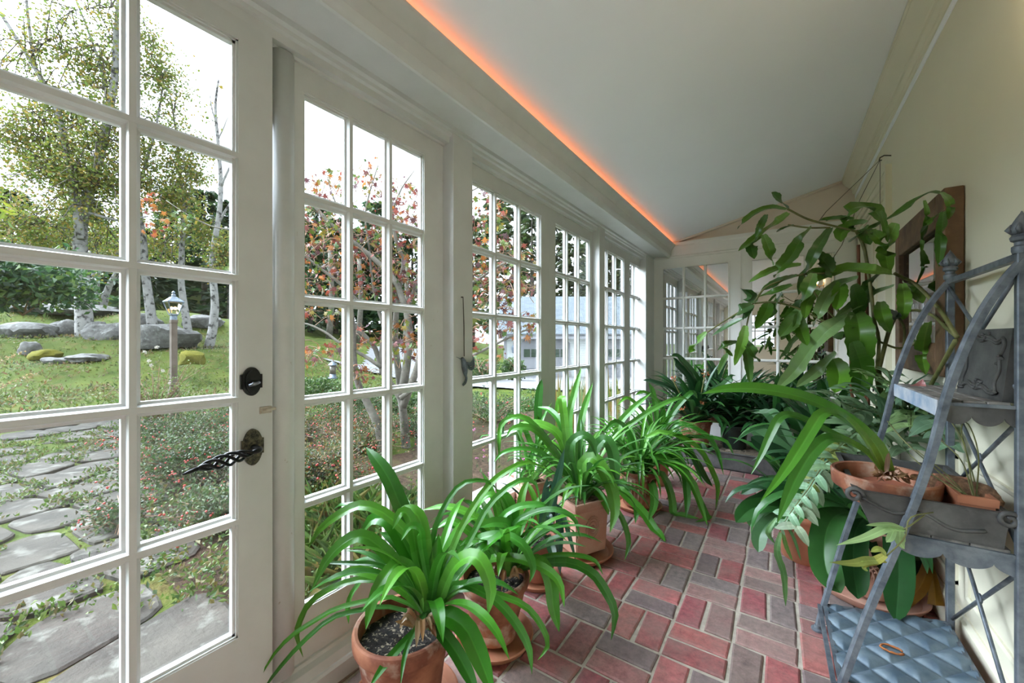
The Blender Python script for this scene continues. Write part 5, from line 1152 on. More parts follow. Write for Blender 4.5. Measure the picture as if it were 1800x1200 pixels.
# ---- blue star fern: lobed fronds
FG = [(.30, .46, .27), (.22, .40, .24), (.34, .52, .22), (.20, .34, .17), (.42, .55, .36)]
YG = [(.30, .36, .08), (.26, .36, .06), (.36, .36, .07)]
def frond(m, mt, pts, lobes, wl, pal, rib=.0022, stalk=.25, N=22, wide=1.0):
    C = cat_rom(pts, N); mt.tube(C, [rib*(1.2-.7*i/(N-1)) for i in range(N)], 5); col = tint(random.choice(pal))
    for k in range(lobes):
        t = stalk+(1-stalk)*(k+.5)/lobes; i = min(int(t*(N-1)), N-2); p = C[i]; T = (C[i+1]-C[i]).normalized(); n = Vector((0, 0, .5))+TOC(p)*.8; n = (n-T*n.dot(T)).normalized(); s = T.cross(n)
        sz = wl*(.45+.75*math.sin(math.pi*min(.98, .18+.75*(t-stalk)/(1-stalk))))*U(.65, 1.3)
        for sg in (-1, 1):
            dr = (s*sg*.85+T*U(.3, .9)+n*U(-.35, .2)).normalized(); ribbon(m, [p, p+dr*sz*.5+n*sz*.08, p+dr*sz-n*sz*.12], sz*.46*wide, tint(col, .85, 1.15), lambda a, b: n, .12, prof_blade, 6)
    i = int(stalk*(N-1)); ribbon(m, C[i:], wl*.30, col, None, .12, lambda t: max(.1, 1-.3*t) if t < .8 else max(.05, (1-t)*4), 12)
random.seed(41)
cK2 = Vector((.33, 2.45, .0))
fn = thing('potted_fern', 'blue-green fern with deeply lobed fronds in a green pot, behind the rack', 'plant', (.36, 3.06, .326)); m = MB(); pot_mesh(m, Vector((.36, 3.06, .326)), .13, .24, .02, .8); m.build('pot', GREENPLASTIC, fn, auto=.6)
m = MB(); soil_disc(m, Vector((.36, 3.06, .54)), .11); m.build('soil', SOIL, fn, smooth=True)
m, mt = MB(), MB(); f0 = Vector((.36, 3.06, .55))
def ftrace(pts, d0, d1, lobes, wpx, pal=FG, root=f0, stalk=.25):
    n = len(pts); P_ = ([root] if root is not None else [])+[PD(u, v, min(lerp(d0, d1, i/(n-1)), .50/max(.05, ray(u, 600).x))) for i, (u, v) in enumerate(pts)]; frond(m, mt, P_, lobes, wpx*(d0+d1)/2/FPX, pal, stalk=stalk)
for (pts, lobes, wpx) in (([(1560, 730), (1530, 690), (1490, 690)], 9, 34), ([(1570, 720), (1545, 670), (1510, 655)], 9, 30), ([(1580, 720), (1600, 680), (1625, 690)], 8, 34), ([(1565, 740), (1520, 720), (1480, 735)], 9, 34), ([(1575, 730), (1575, 690), (1560, 650)], 8, 34), ([(1590, 735), (1615, 735), (1640, 760)], 8, 36), ([(1560, 750), (1510, 755), (1470, 790)], 9, 36), ([(1580, 740), (1600, 720), (1600, 760)], 7, 34), ([(1570, 745), (1540, 760), (1530, 800)], 7, 34), ([(1585, 735), (1620, 705), (1655, 715)], 8, 28), ([(1550, 760), (1500, 780), (1455, 830)], 9, 34), ([(1590, 740), (1580, 770), (1600, 800)], 7, 36), ([(1570, 740), (1500, 715), (1455, 700), (1430, 705)], 10, 32), ([(1600, 740), (1640, 730), (1670, 790)], 8, 32), ([(1545, 770), (1470, 800), (1420, 860), (1395, 940)], 11, 30)):
    ftrace(pts, 1.85, 1.55, lobes, wpx*1.15)
m.build('fronds', FERN, fn, smooth=True); mt.build('stalks', TWIG, fn, smooth=True)
# ---- climbing epiphyte trained up to the ceiling hook
ep0 = Vector((.40, 2.82, .326)); ep = thing('climbing_cactus', 'tall climbing plant with wavy flat leaves reaching over the wooden frame', 'plant', ep0)
m = MB(); pot_mesh(m, ep0, .10, .21, .02, .8); m.build('pot', BLACKPLASTIC, ep, auto=.6); m = MB(); soil_disc(m, ep0+Vector((0, 0, .19)), .085); m.build('soil', SOIL, ep, smooth=True)
EG = [(0.0782, 0.2116, 0.0184), (0.0644, 0.184, 0.0184), (0.1012, 0.2576, 0.023), (0.1288, 0.2852, 0.0322), (0.0506, 0.138, 0.0166)]
EL = [(.14, .27, .07), (.17, .30, .10), (.12, .25, .06)]
GRY = [(.05, .15, .03), (.06, .16, .04)]
ed = lambda u: min(1.72+max(0, (1575-u))*.0013, .475/max(.05, ray(u, 600).x))
m = MB()
def et(pts, w_, pal=EG, prof=prof_wavy, dz=0, **kw): 
    P_ = [PD(u, v, ed(u)+dz+.05*math.sin(i*1.7+pts[0][0])) for i, (u, v) in enumerate(pts)]; ribbon(m, P_, w_*ed(pts[0][0])/FPX, tint(random.choice(pal)), None, .25, prof, 18, **kw)
OR = (.40, .16, .03)
for a in (([(1568, 480), (1530, 474), (1490, 472), (1455, 482), (1430, 497)], 34), ([(1492, 553), (1455, 580), (1425, 612), (1400, 648), (1364, 686)], 46, EL), ([(1504, 548), (1510, 575), (1513, 615), (1513, 652)], 52), ([(1570, 503), (1535, 518), (1505, 535), (1468, 558)], 30, EL), ([(1508, 488), (1470, 502), (1452, 525), (1440, 550), (1430, 574)], 30, EL),
          ([(1552, 388), (1535, 368), (1510, 362), (1492, 372), (1484, 394)], 36), ([(1548, 370), (1556, 400), (1561, 426)], 11), ([(1520, 392), (1500, 396), (1480, 408), (1478, 425)], 34), ([(1525, 400), (1510, 412), (1495, 425)], 34), ([(1500, 385), (1475, 383), (1452, 386), (1440, 388)], 16, EG), ([(1535, 402), (1522, 412), (1530, 430)], 24),
          ([(1508, 407), (1540, 396), (1575, 376), (1610, 352), (1636, 338), (1662, 342)], 15), ([(1655, 338), (1668, 352), (1671, 372), (1668, 385)], 14), ([(1658, 372), (1654, 420), (1651, 468)], 21), ([(1660, 368), (1640, 385), (1628, 396), (1618, 410)], 12), ([(1575, 392), (1563, 420), (1557, 447), (1563, 480)], 38), ([(1530, 405), (1546, 420), (1556, 440)], 26), ([(1625, 352), (1630, 380), (1622, 420), (1620, 445)], 10), ([(1620, 440), (1625, 470), (1612, 500)], 16),
          ([(1382, 368), (1355, 364), (1330, 372), (1308, 388), (1296, 403)], 16), ([(1386, 374), (1365, 390), (1340, 410), (1318, 426), (1298, 441)], 24), ([(1347, 377), (1338, 395), (1328, 417)], 16), ([(1332, 418), (1321, 433), (1326, 455)], 26), ([(1384, 366), (1372, 352), (1356, 338)], 24, GRY), ([(1426, 400), (1405, 425), (1390, 450), (1372, 470), (1361, 488)], 32), ([(1342, 412), (1353, 440), (1359, 468)], 22),
          ([(1460, 400), (1440, 430), (1425, 460), (1412, 490), (1404, 518)], 26), ([(1433, 444), (1450, 460), (1464, 478)], 32), ([(1408, 465), (1375, 469), (1345, 480), (1316, 496)], 20), ([(1400, 485), (1370, 495), (1338, 510)], 24), ([(1392, 500), (1360, 512), (1333, 522)], 17), ([(1420, 482), (1440, 478), (1462, 488)], 24),
          ([(1326, 532), (1315, 520), (1304, 508)], 32, GRY), ([(1323, 535), (1302, 545), (1288, 560)], 28, GRY), ([(1322, 537), (1312, 548), (1306, 562)], 20, GRY), ([(1242, 584), (1226, 600), (1218, 612), (1212, 620)], 20), ([(1311, 572), (1304, 605), (1291, 642)], 22), ([(1308, 593), (1315, 630), (1319, 674)], 20), ([(1310, 598), (1325, 620), (1334, 636)], 20), ([(1297, 600), (1275, 605), (1261, 616)], 17), ([(1280, 622), (1270, 640), (1262, 658)], 20), ([(1305, 560), (1280, 572), (1252, 590)], 16, GRY), ([(1262, 607), (1275, 615), (1288, 626)], 12),
          ([(1408, 543), (1390, 570), (1371, 592)], 36, EL), ([(1402, 552), (1408, 580), (1419, 607)], 28), ([(1352, 530), (1345, 550), (1329, 578)], 28), ([(1375, 515), (1362, 540), (1350, 560)], 24), ([(1420, 520), (1400, 540), (1378, 560)], 22), ([(1440, 510), (1420, 530), (1415, 560)], 24), ([(1430, 480), (1418, 510), (1405, 540)], 30),
          ([(1548, 530), (1552, 555), (1564, 584)], 28), ([(1586, 498), (1590, 530), (1587, 562)], 25), ([(1590, 496), (1605, 510), (1622, 533)], 30), ([(1632, 566), (1624, 600), (1622, 630), (1627, 658)], 30), ([(1500, 600), (1515, 650), (1510, 700)], 44), ([(1465, 590), (1490, 590), (1500, 575)], 28), ([(1560, 545), (1570, 556), (1585, 556)], 26, [(.01, .03, .01)]), ([(1470, 620), (1440, 650), (1400, 680)], 30, EL), ([(1465, 630), (1475, 660), (1468, 690)], 46, EG), ([(1500, 500), (1508, 530), (1512, 555)], 34), ([(1478, 495), (1476, 520), (1470, 545)], 30), ([(1395, 395), (1375, 402), (1365, 408)], 8), ([(1545, 480), (1530, 500), (1515, 520)], 30)): et(*a)
m.build('leaves', LEAF, ep, smooth=True)
ms = MB(); mr = MB()
def st(pts, r, c=None, dz=0.02): (c or ms).tube(cat_rom([PD(u, v, ed(u)+dz) for (u, v) in pts], 16), r, 7)
eptop = ep0+Vector((0, 0, .19))
for pts, r in (([(1540, 660), (1545, 600), (1536, 560), (1532, 520), (1520, 440), (1505, 405)], .007), ([(1545, 650), (1560, 590), (1575, 552)], .008), ([(1575, 552), (1610, 545), (1640, 555), (1662, 575), (1680, 590)], .006), ([(1572, 480), (1610, 500), (1650, 542), (1682, 592)], .007), ([(1545, 600), (1580, 612), (1612, 600), (1618, 570)], .005), ([(1620, 705), (1648, 655), (1680, 598)], .007), ([(1520, 410), (1465, 397), (1420, 385), (1384, 367)], .005), ([(1460, 400), (1420, 400), (1385, 395)], .004), ([(1460, 570), (1400, 541), (1360, 531), (1326, 533)], .005), ([(1325, 533), (1345, 506), (1380, 491), (1412, 482), (1450, 480)], .005), ([(1325, 533), (1280, 560), (1240, 586)], .004), ([(1322, 536), (1315, 560), (1308, 595)], .004), ([(1540, 640), (1560, 660), (1600, 700)], .005), ([(1470, 540), (1500, 600), (1545, 660)], .006), ([(1410, 480), (1450, 540), (1500, 590)], .004), ([(1575, 552), (1590, 580), (1582, 640), (1560, 690)], .005)): st(pts, r)
for p in ((1540, 655), (1545, 648)): ms.tube([eptop, PD(p[0]+5, 690, ed(p[0])+.12), PD(p[0], p[1], ed(p[0])+.02)], .008, 7)
ms.build('stems', TWIG, ep, smooth=True)
for (u, v0, v1) in ((1526, 470, 700), (1497, 560, 700), (1512, 430, 690)):
    mr = MB(); b = PD(u, v1, ed(u)+.16); mr.tube([eptop.lerp(b, .0)+Vector((U(-.03, .03), U(-.03, .03), 0)), PD(u, (v0+v1)/2+60, ed(u)+.1), PD(u-3, v0, ed(u)+.06)], .0065, 7); mr.build('support_cane', M2('reddish_cane', (.26, .10, .05), (.36, .16, .09), 10, .6), ep, smooth=True)
# strings from the hook high on the right wall
hk = PX(1547, 277, .50); m = MB(); hb = Vector((XW, hk.y+.03, hk.z+.01))
m.tube([hb, hk+Vector((.02, .01, .012)), hk, hk+Vector((-.004, 0, -.015)), hk+Vector((.008, 0, -.018))], .004, 6)
tag(m.build('wall_hook', WIRE, smooth=True), 'small dark hook high on the right wall holding the strings', 'hook')
m = MB()
for pts in ([PD(1452, 372, ed(1452)+.05), PD(1440, 388, ed(1440)+.04)], [PD(1512, 350, 2.4), PD(1480, 430, ed(1480)+.06), PD(1440, 490, ed(1440)+.05), PD(1415, 540, ed(1415)+.04)], [Vector((hk.x, hk.y, 1.80)), Vector((hk.x, hk.y, 1.72))]):
    m.tube([hk-Vector((0, 0, .014))]+pts, .0016, 5)
tag(m.build('support_string', WIRE), 'thin strings running from the wall hook down to the climbing plant', 'string')

# ================================================================ WROUGHT METAL PLANT RACK
rk = thing('plant_rack', 'blue-grey metal plant rack with arched front legs against the right wall', 'plant rack', (.32, 1.82, 0))
XBK = .505; YN, YFR = 1.565, 2.085
sqp = [(1, 1), (-1, 1), (-1, -1), (1, -1)]
def bar(m, pts, r): m.tube(pts, r, 4, prof=sqp)
def lbar(m, pts, r): m.tube(pts, r, 8, prof=[(1, .75), (.75, 1), (-.75, 1), (-1, .75), (-1, -.75), (-.75, -1), (.75, -1), (1, -.75)])
for Y in (YN, YFR):
    m = MB(); lbar(m, [(XBK, Y, .0), (XBK, Y, .7), (XBK, Y, 1.375)], .0105)
    m.lathe([(.016, 1.375), (.018, 1.382), (.018, 1.392), (.013, 1.396), (.013, 1.404), (.019, 1.408), (.021, 1.416), (.016, 1.424)], (XBK, Y, 0), 12)
    fi = m.build('back_post', ZINC, rk, auto=.6)
    m = MB(); m.lathe([(.008, 1.422), (.020, 1.428), (.022, 1.438), (.017, 1.452), (.010, 1.466), (.003, 1.478), (.001, 1.483)], (XBK, Y, 0), 8)
    for k in range(6):
        a = k*math.pi/3; m.tube([(XBK+.014*math.cos(a), Y+.014*math.sin(a), 1.426), (XBK+.024*math.cos(a), Y+.024*math.sin(a), 1.437), (XBK+.017*math.cos(a), Y+.017*math.sin(a), 1.450)], [.005, .006, .002], 6)
    m.build('finial', ZINC, fi, smooth=True)
cur = [(.118, 0), (.135, .08), (.205, .36), (.268, .58), (.325, .80), (.362, 1.0), (.392, 1.12), (.425, 1.22), (.462, 1.30), (.500, 1.362)]
for Y, yb in ((YN, YN), (YFR, 1.985)):
    m = MB(); P_ = cat_rom([(x+(.012 if Y == YN else 0), lerp(yb, Y, min(1, z/.6)), z) for x, z in cur], 30); m.tube(P_, .0115, 8, prof=[(.6, 1), (-.6, 1), (-1, .7), (-1, .25), (-.55, 0), (-1, -.4), (-.6, -1), (.6, -1)])
    m.build('arched_leg', ZINC, rk, auto=.7)
    f = P_[0]; m = MB(); m.lathe([(.010, 0), (.022, 0), (.022, .007), (.013, .011), (.011, .022)], f, 16); m.build('foot', ZINC, rk, auto=.6)
m = MB(); bar(m, [(XBK, YN, 1.368), (XBK, YFR, 1.368)], .009); m.build('top_rail', ZINC, rk)
def brace(z0, z1):
    m = MB(); m.tube([(XBK-.004, YN, z0), (XBK-.004, YFR, z1)], .0055, 8); m.tube([(XBK+.004, YN, z1), (XBK+.004, YFR, z0)], .0055, 8)
    c = Vector((XBK, (YN+YFR)/2, (z0+z1)/2)); m.tube([c+Vector((.0, .012*math.cos(a), .012*math.sin(a))) for a in [2*math.pi*k/12 for k in range(13)]], .004, 6); m.build('cross_brace', ZINC, rk, smooth=True)
brace(1.02, 1.35); brace(.62, .96); brace(.14, .57)
def shelf(z, xf, name, mat, apron):
    """boarded shelf with a scalloped metal apron on three sides"""
    m = MB(); n = 3
    for k in range(n): m.bevbox(lerp(xf, XBK-.012, k/n)+.001, lerp(xf, XBK-.012, (k+1)/n)-.001, YN+.012, YFR-.012, z-.014, z, .003)
    o = m.build(name, mat, rk); n = 110
    def ap(p0, p1, nsc, th):
        p0, p1 = Vector(p0), Vector(p1); L = p1-p0; pts = []
        for i in range(n+1):
            t = i/n; x = (t*nsc) % 1; w_ = .034+.024*abs(math.sin(math.pi*t*nsc))**.55-.010*max(0, 1-abs(((t*nsc) % 1)-.5)*14 if False else 0); pts.append((t, w_))
        vs = []
        for t, w_ in pts: b = p0+L*t; vs += [b, b-Vector((0, 0, w_))]
        vs2 = [v+Vector(th) for v in vs]; N = len(vs); fs = [(2*i, 2*i+2, 2*i+3, 2*i+1) for i in range(n)]+[(N+2*i, N+2*i+1, N+2*i+3, N+2*i+2) for i in range(n)]+[(2*i+1, 2*i+3, N+2*i+3, N+2*i+1) for i in range(n)]+[(2*i, N+2*i, N+2*i+2, 2*i+2) for i in range(n)]+[(0, 1, N+1, N), (2*n, N+2*n, N+2*n+1, 2*n+1)]
        mm = MB(); mm.add(vs+vs2, fs); mm.build('scalloped_apron', apron, rk)
    ap((xf, YN, z-.006), (XBK, YN, z-.006), 2.5, (0, .004, 0)); ap((xf, YFR, z-.006), (XBK, YFR, z-.006), 2.5, (0, -.004, 0))
    if z < .9: ap((xf-.002, YN, z-.006), (xf-.002, YFR, z-.006), 5.5, (.004, 0, 0))
    else: m = MB(); m.bevbox(xf-.008, xf-.002, YN+.01, YFR-.01, z-.048, z-.002, .002); m.build('painted_fascia', M2('blue_cloud_paint', (.30, .42, .60), (.66, .70, .76), 14, .6), rk)
    for yy_ in (YN, YFR): m = MB(); bar(m, [(xf, yy_, z-.010), (XBK, yy_, z-.010)], .0045); m.build('shelf_rail', ZINC, rk)
shelf(.990, .362, 'upper_shelf', DRIFT, LEAD); shelf(.607, .272, 'middle_shelf', DRIFT, ZINC)
# bottom shelf: quilted sheet metal, higher at the back
c4 = [Vector((.150, YN, .098)), Vector((XBK-.012, YN, .128)), Vector((XBK-.012, YFR-.02, .128)), Vector((.142, 2.0, .098))]
m = MB(); NU, NV = 60, 78; vs = []
for i in range(NU*2+1):
    for j in range(NV*2+1):
        a, b = i/(NU*2), j/(NV*2); p = c4[0].lerp(c4[1], a).lerp(c4[3].lerp(c4[2], a), b)
        X_, Y_ = p.x/.058, p.y/.058; q1, q2 = (X_*.5+Y_*.5)*1.0, (X_*.5-Y_*.5)*1.0
        h = min(abs((q1 % 1)-.5), abs((q2 % 1)-.5)); e = min(1, h/.42); p.z += .015*(1-(1-e)**2)
        vs.append(p)
W__ = NV*2+1; m.add(vs, [(i*W__+j, (i+1)*W__+j, (i+1)*W__+j+1, i*W__+j+1) for i in range(NU*2) for j in range(NV*2)])
low = MB(); low.add([c-Vector((0, 0, .008)) for c in c4], [(3, 2, 1, 0)]); qs = m.build('quilted_shelf', ZINCB, rk, smooth=True)
m = MB()
off = Vector((-.018, 0, -.006))
for a, b in ((c4[0], c4[1]), (c4[1], c4[2]), (c4[2], c4[3]), (c4[3], c4[0]), (c4[0]+off, c4[3]+off)): m = MB(); bar(m, [a, b], .0065); m.build('shelf_rail', ZINC, rk)
cR = PZ(1568, 1143, .128); pts = [(cR+Vector((.028*math.cos(a)*U(.9, 1.1), .019*math.sin(a)*U(.9, 1.1), .0045))) for a in [.3+5.6*k/22 for k in range(23)]]
m = MB(); m.tube(pts, [U(.0025, .0042) for _ in pts], 5); m.build('rust_stain', RUST, qs, smooth=True)

# things on the rack
pq0, pq1 = Vector((.455, 1.82, .991)), Vector((.478, 1.585, .991)); ax = (pq1-pq0).normalized(); nn = Vector((ax.y, -ax.x, 0)); nn = -nn if nn.x > 0 else nn
lean = (Vector((0, 0, 1))-nn*.10).normalized(); Wp, Hp, Tp = (pq1-pq0).length, .195, .030; nl = ax.cross(lean); nl = nl if nl.dot(nn) > 0 else -nl
pq = thing('lead_plaque', 'dark lead plaque with a scrolled border leaning on the upper rack shelf', 'plaque', pq0)
m = MB(); o = pq0-nl*Tp; m.obox(o, ax*Wp, lean*Hp, nl*Tp); b = m.build('slab', LEAD, pq)
def onp(a, c, h=.0): return pq0+ax*Wp*a+lean*Hp*c+nl*h
m = MB()
for rep in (0, 1):
    brd = []
    for k in range(81):
        t = k/80*4; s_ = int(t) % 4; f = t-int(t); ins = (.13 if rep == 0 else .165)+.030*math.sin(f*math.pi*4)+.022*math.sin(f*math.pi*2)
        brd.append({0: (lerp(.14, .86, f), ins), 1: (1-ins, lerp(.12, .88, f)), 2: (lerp(.86, .14, f), 1-ins), 3: (ins, lerp(.88, .12, f))}[s_])
    m.tube([onp(a, c, .001) for a, c in brd], .0035 if rep else .005, 6)
for (a, c) in ((.5, .16), (.46, .20), (.54, .20), (.5, .24), (.44, .15), (.56, .15), (.12, .62), (.15, .56), (.88, .60), (.86, .50), (.52, .88), (.47, .91), (.57, .91), (.12, .1), (.88, .1)):
    for k in range(4): d = rnd_dir(); m.tube([onp(a, c, .001), onp(a, c, .004)+d*.006, onp(a, c, .001)+d*.011], [.004, .005, .002], 5)
m.build('scrolled_border', LEAD, pq, smooth=True)
pk_ = MB(); ribbon(pk_, [PD(1596, 702, 1.40), PD(1606, 686, 1.40), PD(1618, 678, 1.42), PD(1622, 666, 1.42)], .035, (.55, .22, .22), prof=prof_blade); tag(pk_.build('pink_leaf', LEAF, smooth=True), 'curled pink leaf in front of the blue fascia of the upper shelf', 'leaf')
# trough
tg = thing('lead_trough', 'grey lead trough with rolled ends on the middle rack shelf', 'trough', (.32, 1.78, .608))
x0, x1, y0, y1 = .215, .478, 1.572, 2.03; zb_, zt_ = .608, .705; m = MB(); fl = .035
def rg(x0, x1, y0, y1, z): return [(x0, y0, z), (x1, y0, z), (x1, y1, z), (x0, y1, z)]
R = [rg(x0, x1, y0, y1, zb_), rg(x0-fl*.5, x1+.004, y0-.004, y1+.01, zb_+.05), rg(x0-fl, x1+.010, y0-.008, y1+.018, zt_-.006), rg(x0-fl-.004, x1+.012, y0-.010, y1+.020, zt_), rg(x0-fl+.012, x1-.002, y0+.006, y1+.006, zt_-.001), rg(x0+.012, x1-.012, y0+.012, y1-.012, zb_+.014)]
vs = sum(R, []); fs = [(3, 2, 1, 0)]+[(i*4+k, i*4+(k+1) % 4, i*4+4+(k+1) % 4, i*4+4+k) for i in range(5) for k in range(4)]+[(20, 21, 22, 23)]
m.add(vs, fs); m.build('trough_body', LEAD, tg); m = MB()
for (xa, ya) in ((x0-fl, y0-.006), (x1+.006, y0-.006)):
    m.tube([(xa+.022*math.cos(a)*(1-a/12), ya-.004, zt_-.016+.022*math.sin(a)*(1-a/12)) for a in [k*.5 for k in range(18)]], .0065, 6)
m.tube(cat_rom([(x0-.02, y0-.006, zt_-.02), (x0+.05, y0-.004, zb_+.045), (x0+.11, y0-.003, zb_+.06), (x0+.17, y0-.003, zb_+.03), (x0+.23, y0-.004, zb_+.04)], 20), .005, 6)
m.build('scroll_relief', LEAD, tg, smooth=True)
# terracotta bowl with one big bulb
bw = Vector((.268, 1.715, .642)); bl = thing('bulb_bowl', 'shallow clay bowl with one big bulb plant, tilted on the lead trough', 'plant', bw)
m = MB(); m.lathe([(.02, 0), (.095, 0), (.108, .030), (.112, .034), (.126, .036), (.130, .042), (.133, .082), (.129, .087), (.121, .085), (.112, .040), (.090, .014), (.02, .012)], bw, 48); m.build('bowl', TERRA, bl, auto=.6)
m = MB(); soil_disc(m, bw+Vector((0, 0, .040)), .108, .004); m.build('soil', TERRA3, bl, smooth=True)
bt = PD(1556, 830, 1.24); m = MB()
for _ in range(60): p = bt+Vector((U(-.02, .06), U(-.035, .03), U(-.012, .004))); leaf(m, p, rnd_dir(), U(.015, .04), .012, random.choice([(.32, .16, .07), (.42, .26, .13), (.22, .10, .05)]))
m.build('dry_husks', OUTLEAF, bl); m = MB()
for (pts, dm, d1, wpx) in (([(1560, 828), (1540, 782), (1490, 737), (1420, 701), (1340, 684), (1280, 683), (1234, 692)], 1.25, 1.30, 27), ([(1553, 828), (1522, 792), (1460, 760), (1400, 731), (1372, 733), (1355, 762), (1338, 800), (1320, 834)], 1.25, 1.25, 15), ([(1550, 822), (1522, 772), (1482, 731), (1448, 726), (1428, 752), (1400, 797), (1370, 841), (1336, 882)], 1.15, 1.05, 21), ([(1551, 826), (1512, 788), (1462, 770), (1430, 792), (1405, 830), (1385, 872), (1366, 920)], 1.16, 1.05, 23)):
    trace(m, pts, 1.24, d1, wpx, [(.07, .25, .02), (.06, .22, .025)], dmid=dm, basecol=(.22, .38, .05), N=20)
m.build('leaves', LEAF, bl, smooth=True); m = MB(); ribbon(m, [PD(1558, 828, 1.22), PD(1560, 812, 1.22), PD(1562, 795, 1.22)], .012, (.36, .20, .12)); m.build('dead_shoot', LEAF, bl, smooth=True)
# rectangular clay pan with a dry root ball
pn = thing('clay_pan', 'small rectangular clay pan with a dried root ball, right of the bulb bowl', 'pot', (.435, 1.68, .64)); m = MB(); px0, px1, py0, py1 = .405, .470, 1.595, 1.80
RR = []
for (o_, z_) in ((0, .640), (0, .705), (.005, .707), (.006, .727), (.004, .729), (-.005, .729), (-.007, .725), (-.008, .65)): RR += [(px0-o_, py0-o_, z_), (px1+o_, py0-o_, z_), (px1+o_, py1+o_, z_), (px0-o_, py1+o_, z_)]
m.add(RR, [(3, 2, 1, 0)]+[(i*4+k, i*4+(k+1) % 4, i*4+4+(k+1) % 4, i*4+4+k) for i in range(7) for k in range(4)]+[(28, 29, 30, 31)])
m.build('pan', TERRA2, pn); m = MB(); rough_rock(m, ((px0+px1)/2, (py0+py1)/2, .715), .028, .085, .034, 3)
m.build('root_ball', BARKMULCH, pn, smooth=True); m = MB()
for (pts) in ([(1722, 880), (1706, 820), (1690, 770), (1668, 735)], [(1716, 875), (1720, 800), (1705, 750), (1690, 738)], [(1700, 870), (1660, 830), (1610, 790)], [(1695, 868), (1640, 820), (1590, 775), (1560, 740)], [(1710, 870), (1690, 810), (1650, 770)], [(1690, 865), (1640, 835), (1600, 800)], [(1712, 872), (1700, 800), (1690, 760), (1695, 730)]):
    m.tube(cat_rom([PD(u, v, lerp(1.09, 1.35, i/3)) for i, (u, v) in enumerate(pts)], 12), .0018, 5)
m.build('dry_runners', TWIG, pn, smooth=True)
# fern sprays hanging over the trough
sp = thing('fern_spray', 'pale lobed fern spray hanging down in front of the lead trough', 'plant', PD(1600, 900, 1.05)); m, mt = MB(), MB()
def blob(pts, d0, d1, w_, pal, prof=prof_blade): trace(m, pts, d0, d1, w_, pal, prof, .12)
for pts, w_ in (([(1590, 930), (1560, 928), (1520, 945), (1470, 958)], 12), ([(1590, 930), (1568, 922), (1540, 922), (1522, 923)], 7), ([(1572, 930), (1565, 945), (1558, 953)], 9), ([(1582, 930), (1582, 950), (1590, 965)], 12)): blob(pts, 1.05, 1.05, w_*1.25, FG[2:3])
mt.tube(cat_rom([PD(1625, 905, 1.06), PD(1605, 920, 1.05), PD(1588, 930, 1.05)], 8), .0018, 5)
mt.tube(cat_rom([PD(1640, 900, 1.07), PD(1600, 910, 1.05), PD(1590, 945, 1.04), PD(1560, 975, 1.03), PD(1545, 985, 1.03)], 14), .0018, 5)
for pts, w_ in (([(1556, 975), (1540, 985), (1522, 990), (1516, 1000)], 12), ([(1545, 985), (1525, 985), (1500, 990), (1458, 988)], 13), ([(1558, 975), (1545, 965), (1530, 970)], 10), ([(1530, 990), (1545, 985), (1560, 988)], 8), ([(1515, 985), (1520, 998), (1526, 1003)], 7)): blob(pts, 1.03, 1.03, w_*1.2, YG)
m.build('fronds', FERN, sp, smooth=True); mt.build('stalks', TWIG, sp, smooth=True)
# trailing frond over the floor in the aisle
tf = thing('trailing_frond', 'trailing lobed plant hanging toward the floor in front of the aisle clivia', 'plant', PD(1440, 850, 1.75)); m, mt = MB(), MB()
frond(m, mt, [PD(1500, 800, 1.65), PD(1455, 810, 1.62), PD(1420, 860, 1.6), PD(1390, 900, 1.6), PD(1370, 935, 1.6)], 9, 22*1.6/FPX, FG+YG[:1], stalk=.15)
frond(m, mt, [PD(1510, 795, 1.68), PD(1480, 790, 1.66), PD(1450, 800, 1.64), PD(1430, 840, 1.62), PD(1420, 880, 1.62)], 8, 22*1.6/FPX, FG+YG[:1], stalk=.1)
for pts, w_ in (([(1372, 935), (1366, 970), (1378, 1010), (1381, 1065)], 14), ([(1375, 930), (1382, 960), (1393, 985)], 9), ([(1378, 915), (1395, 945), (1408, 985)], 7), ([(1365, 910), (1350, 935), (1362, 955)], 10)): trace(m, pts, 1.6, 1.6, w_, [(.10, .24, .07), (.13, .26, .05)], prof_wavy, .15)
m.build('fronds', FERN, tf, smooth=True); mt.build('stalks', TWIG, tf, smooth=True)

# ================================================================ ON THE WALLS
# weathered sash used as a mirror frame
fy0, fy1, fz0, fz1 = 2.13, 2.90, 1.015, 1.725; xf0 = .500
wf = thing('wooden_frame', 'old brown wooden window frame hung on the right wall behind the climbing plant', 'frame', (XW, (fy0+fy1)/2, fz0))
for (a, b, c_, d_) in ((fy0, fy0+.105, fz0, fz1), (fy1-.075, fy1, fz0, fz1), (fy0+.105, fy1-.075, fz0, fz0+.13), (fy0+.105, fy1-.075, fz1-.13, fz1)): m = MB(); m.bevbox(xf0, XW-.002, a, b, c_, d_, .004); m.build('frame_board', DARKWOOD, wf)
m = MB(); m.box(xf0+.02, xf0+.024, fy0+.10, fy1-.07, fz0+.12, fz1-.12); m.build('glass', glassmat('old_mirror', (.04, .06, .045), .5), wf)
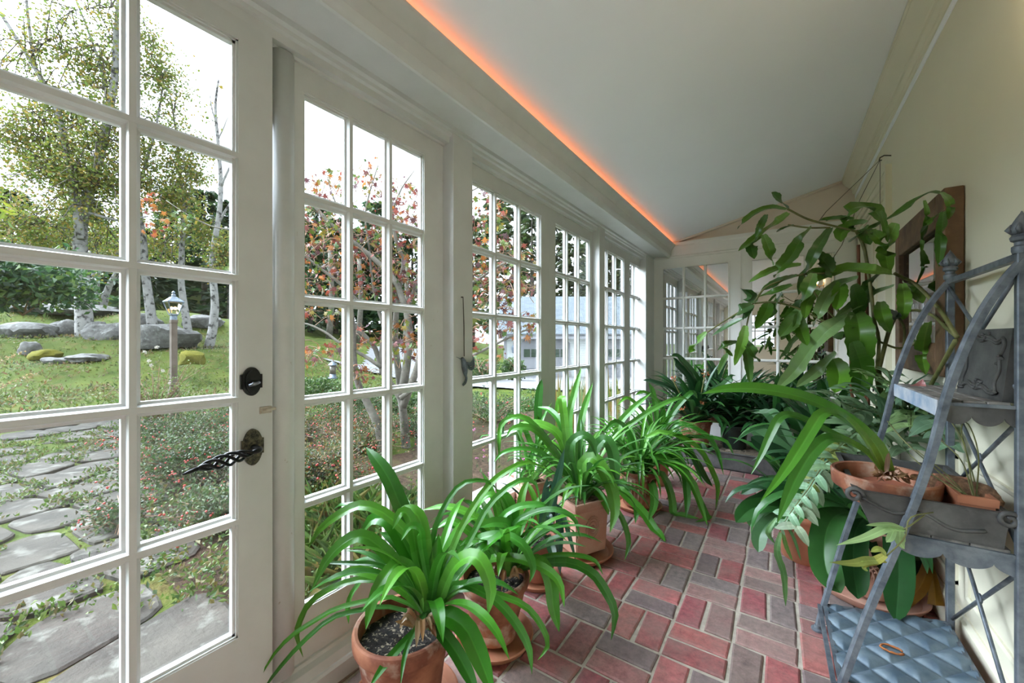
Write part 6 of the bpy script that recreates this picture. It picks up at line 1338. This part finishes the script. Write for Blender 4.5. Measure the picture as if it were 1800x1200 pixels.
# hummingbird on its wire
hb_ = PX(817, 640, XP+.014); hx = XP+.012; hu = thing('hummingbird_ornament', 'blue pewter hummingbird ornament hanging on the white post', 'ornament', (hx, hb_.y, hb_.z))
m = MB(); wt = PX(814, 522, hx); wb_ = PX(816, 626, hx); m.tube([wt, (wt+wb_)/2+Vector((.001, .001, 0)), wb_], [.002, .0025, .002], 6); m.tube([Vector((XP-.002, wt.y, wt.z)), wt], .0025, 6); m.build('hanging_wire', WIRE, hu, smooth=True)
def hp2(u, v, dx=0): p = PX(u, v, hx); return Vector((hx+dx, p.y, p.z))
m = MB(); m.tube([hp2(812, 629), hp2(815, 634), hp2(817, 645), hp2(818, 655), hp2(819, 662)], [.007, .012, .015, .011, .005], 10); m.tube([hp2(813, 632), hp2(808, 630), hp2(802, 627)], [.004, .0018, .001], 8); m.build('bird_body', PEWTER, hu, smooth=True)
for (pts, w_) in (([hp2(817, 638, .008), hp2(824, 640, .010), hp2(829, 632, .010), hp2(828, 624, .008)], .020), ([hp2(818, 642, .004), hp2(826, 648, .006), hp2(831, 640, .006), hp2(830, 628, .004)], .018)): m = MB(); ribbon(m, pts, w_, (1, 1, 1), lambda p, T: Vector((1, 0, .1)), .3, prof_blade, 10, basecol=(1, 1, 1)); m.build('wing', PEWTER, hu, smooth=True)
m = MB(); ribbon(m, [hp2(818, 655), hp2(819, 664), hp2(817, 672), hp2(813, 677)], .018, (1, 1, 1), lambda p, T: Vector((1, 0, .1)), .3, lambda t: .4+.6*math.sin(math.pi*min(1, .1+t*.8)), 10, basecol=(1, 1, 1)); m.build('tail', PEWTER, hu, smooth=True)
# curled brass bracket of a lamp at the top right corner
br = PX(1797, -6, .50); sc = thing('wall_sconce', 'curled brass arm of a wall lamp at the top right picture corner', 'lamp', br); m = MB()
m.tube([br+Vector((-.004, -.030+.024*math.cos(a), .012*math.sin(a)+.002)) for a in [2*math.pi*k/20 for k in range(21)]], .0045, 8); m.tube([br+Vector((-.002, .002-.05*t, .003-.012*math.sin(t*3.14))) for t in [k/8 for k in range(9)]], .004, 8)
m.tube([Vector((XW, br.y-.06, br.z+.03)), br+Vector((0, -.055, .02)), br+Vector((-.03, -.07, .03)), br+Vector((-.04, -.075, .06))], .006, 8); m.build('arm', COPPER, sc, smooth=True)
m = MB(); m.lathe([(.045, 0), (.045, .006), (.012, .012)], (0, 0, 0), 20, M=Matrix.Translation((XW, br.y-.06, br.z+.03)) @ Matrix.Rotation(-math.pi/2, 4, 'Y')); m.build('wall_plate', COPPER, sc, smooth=True)
m = MB(); lc = br+Vector((-.04, -.075, .06)); m.lathe([(.012, 0), (.024, .02), (.026, .05), (.018, .07), (.002, .085)], lc, 16); m.build('bulb', emitmat('warm_bulb', (1, .78, .5), 14), sc, smooth=True)
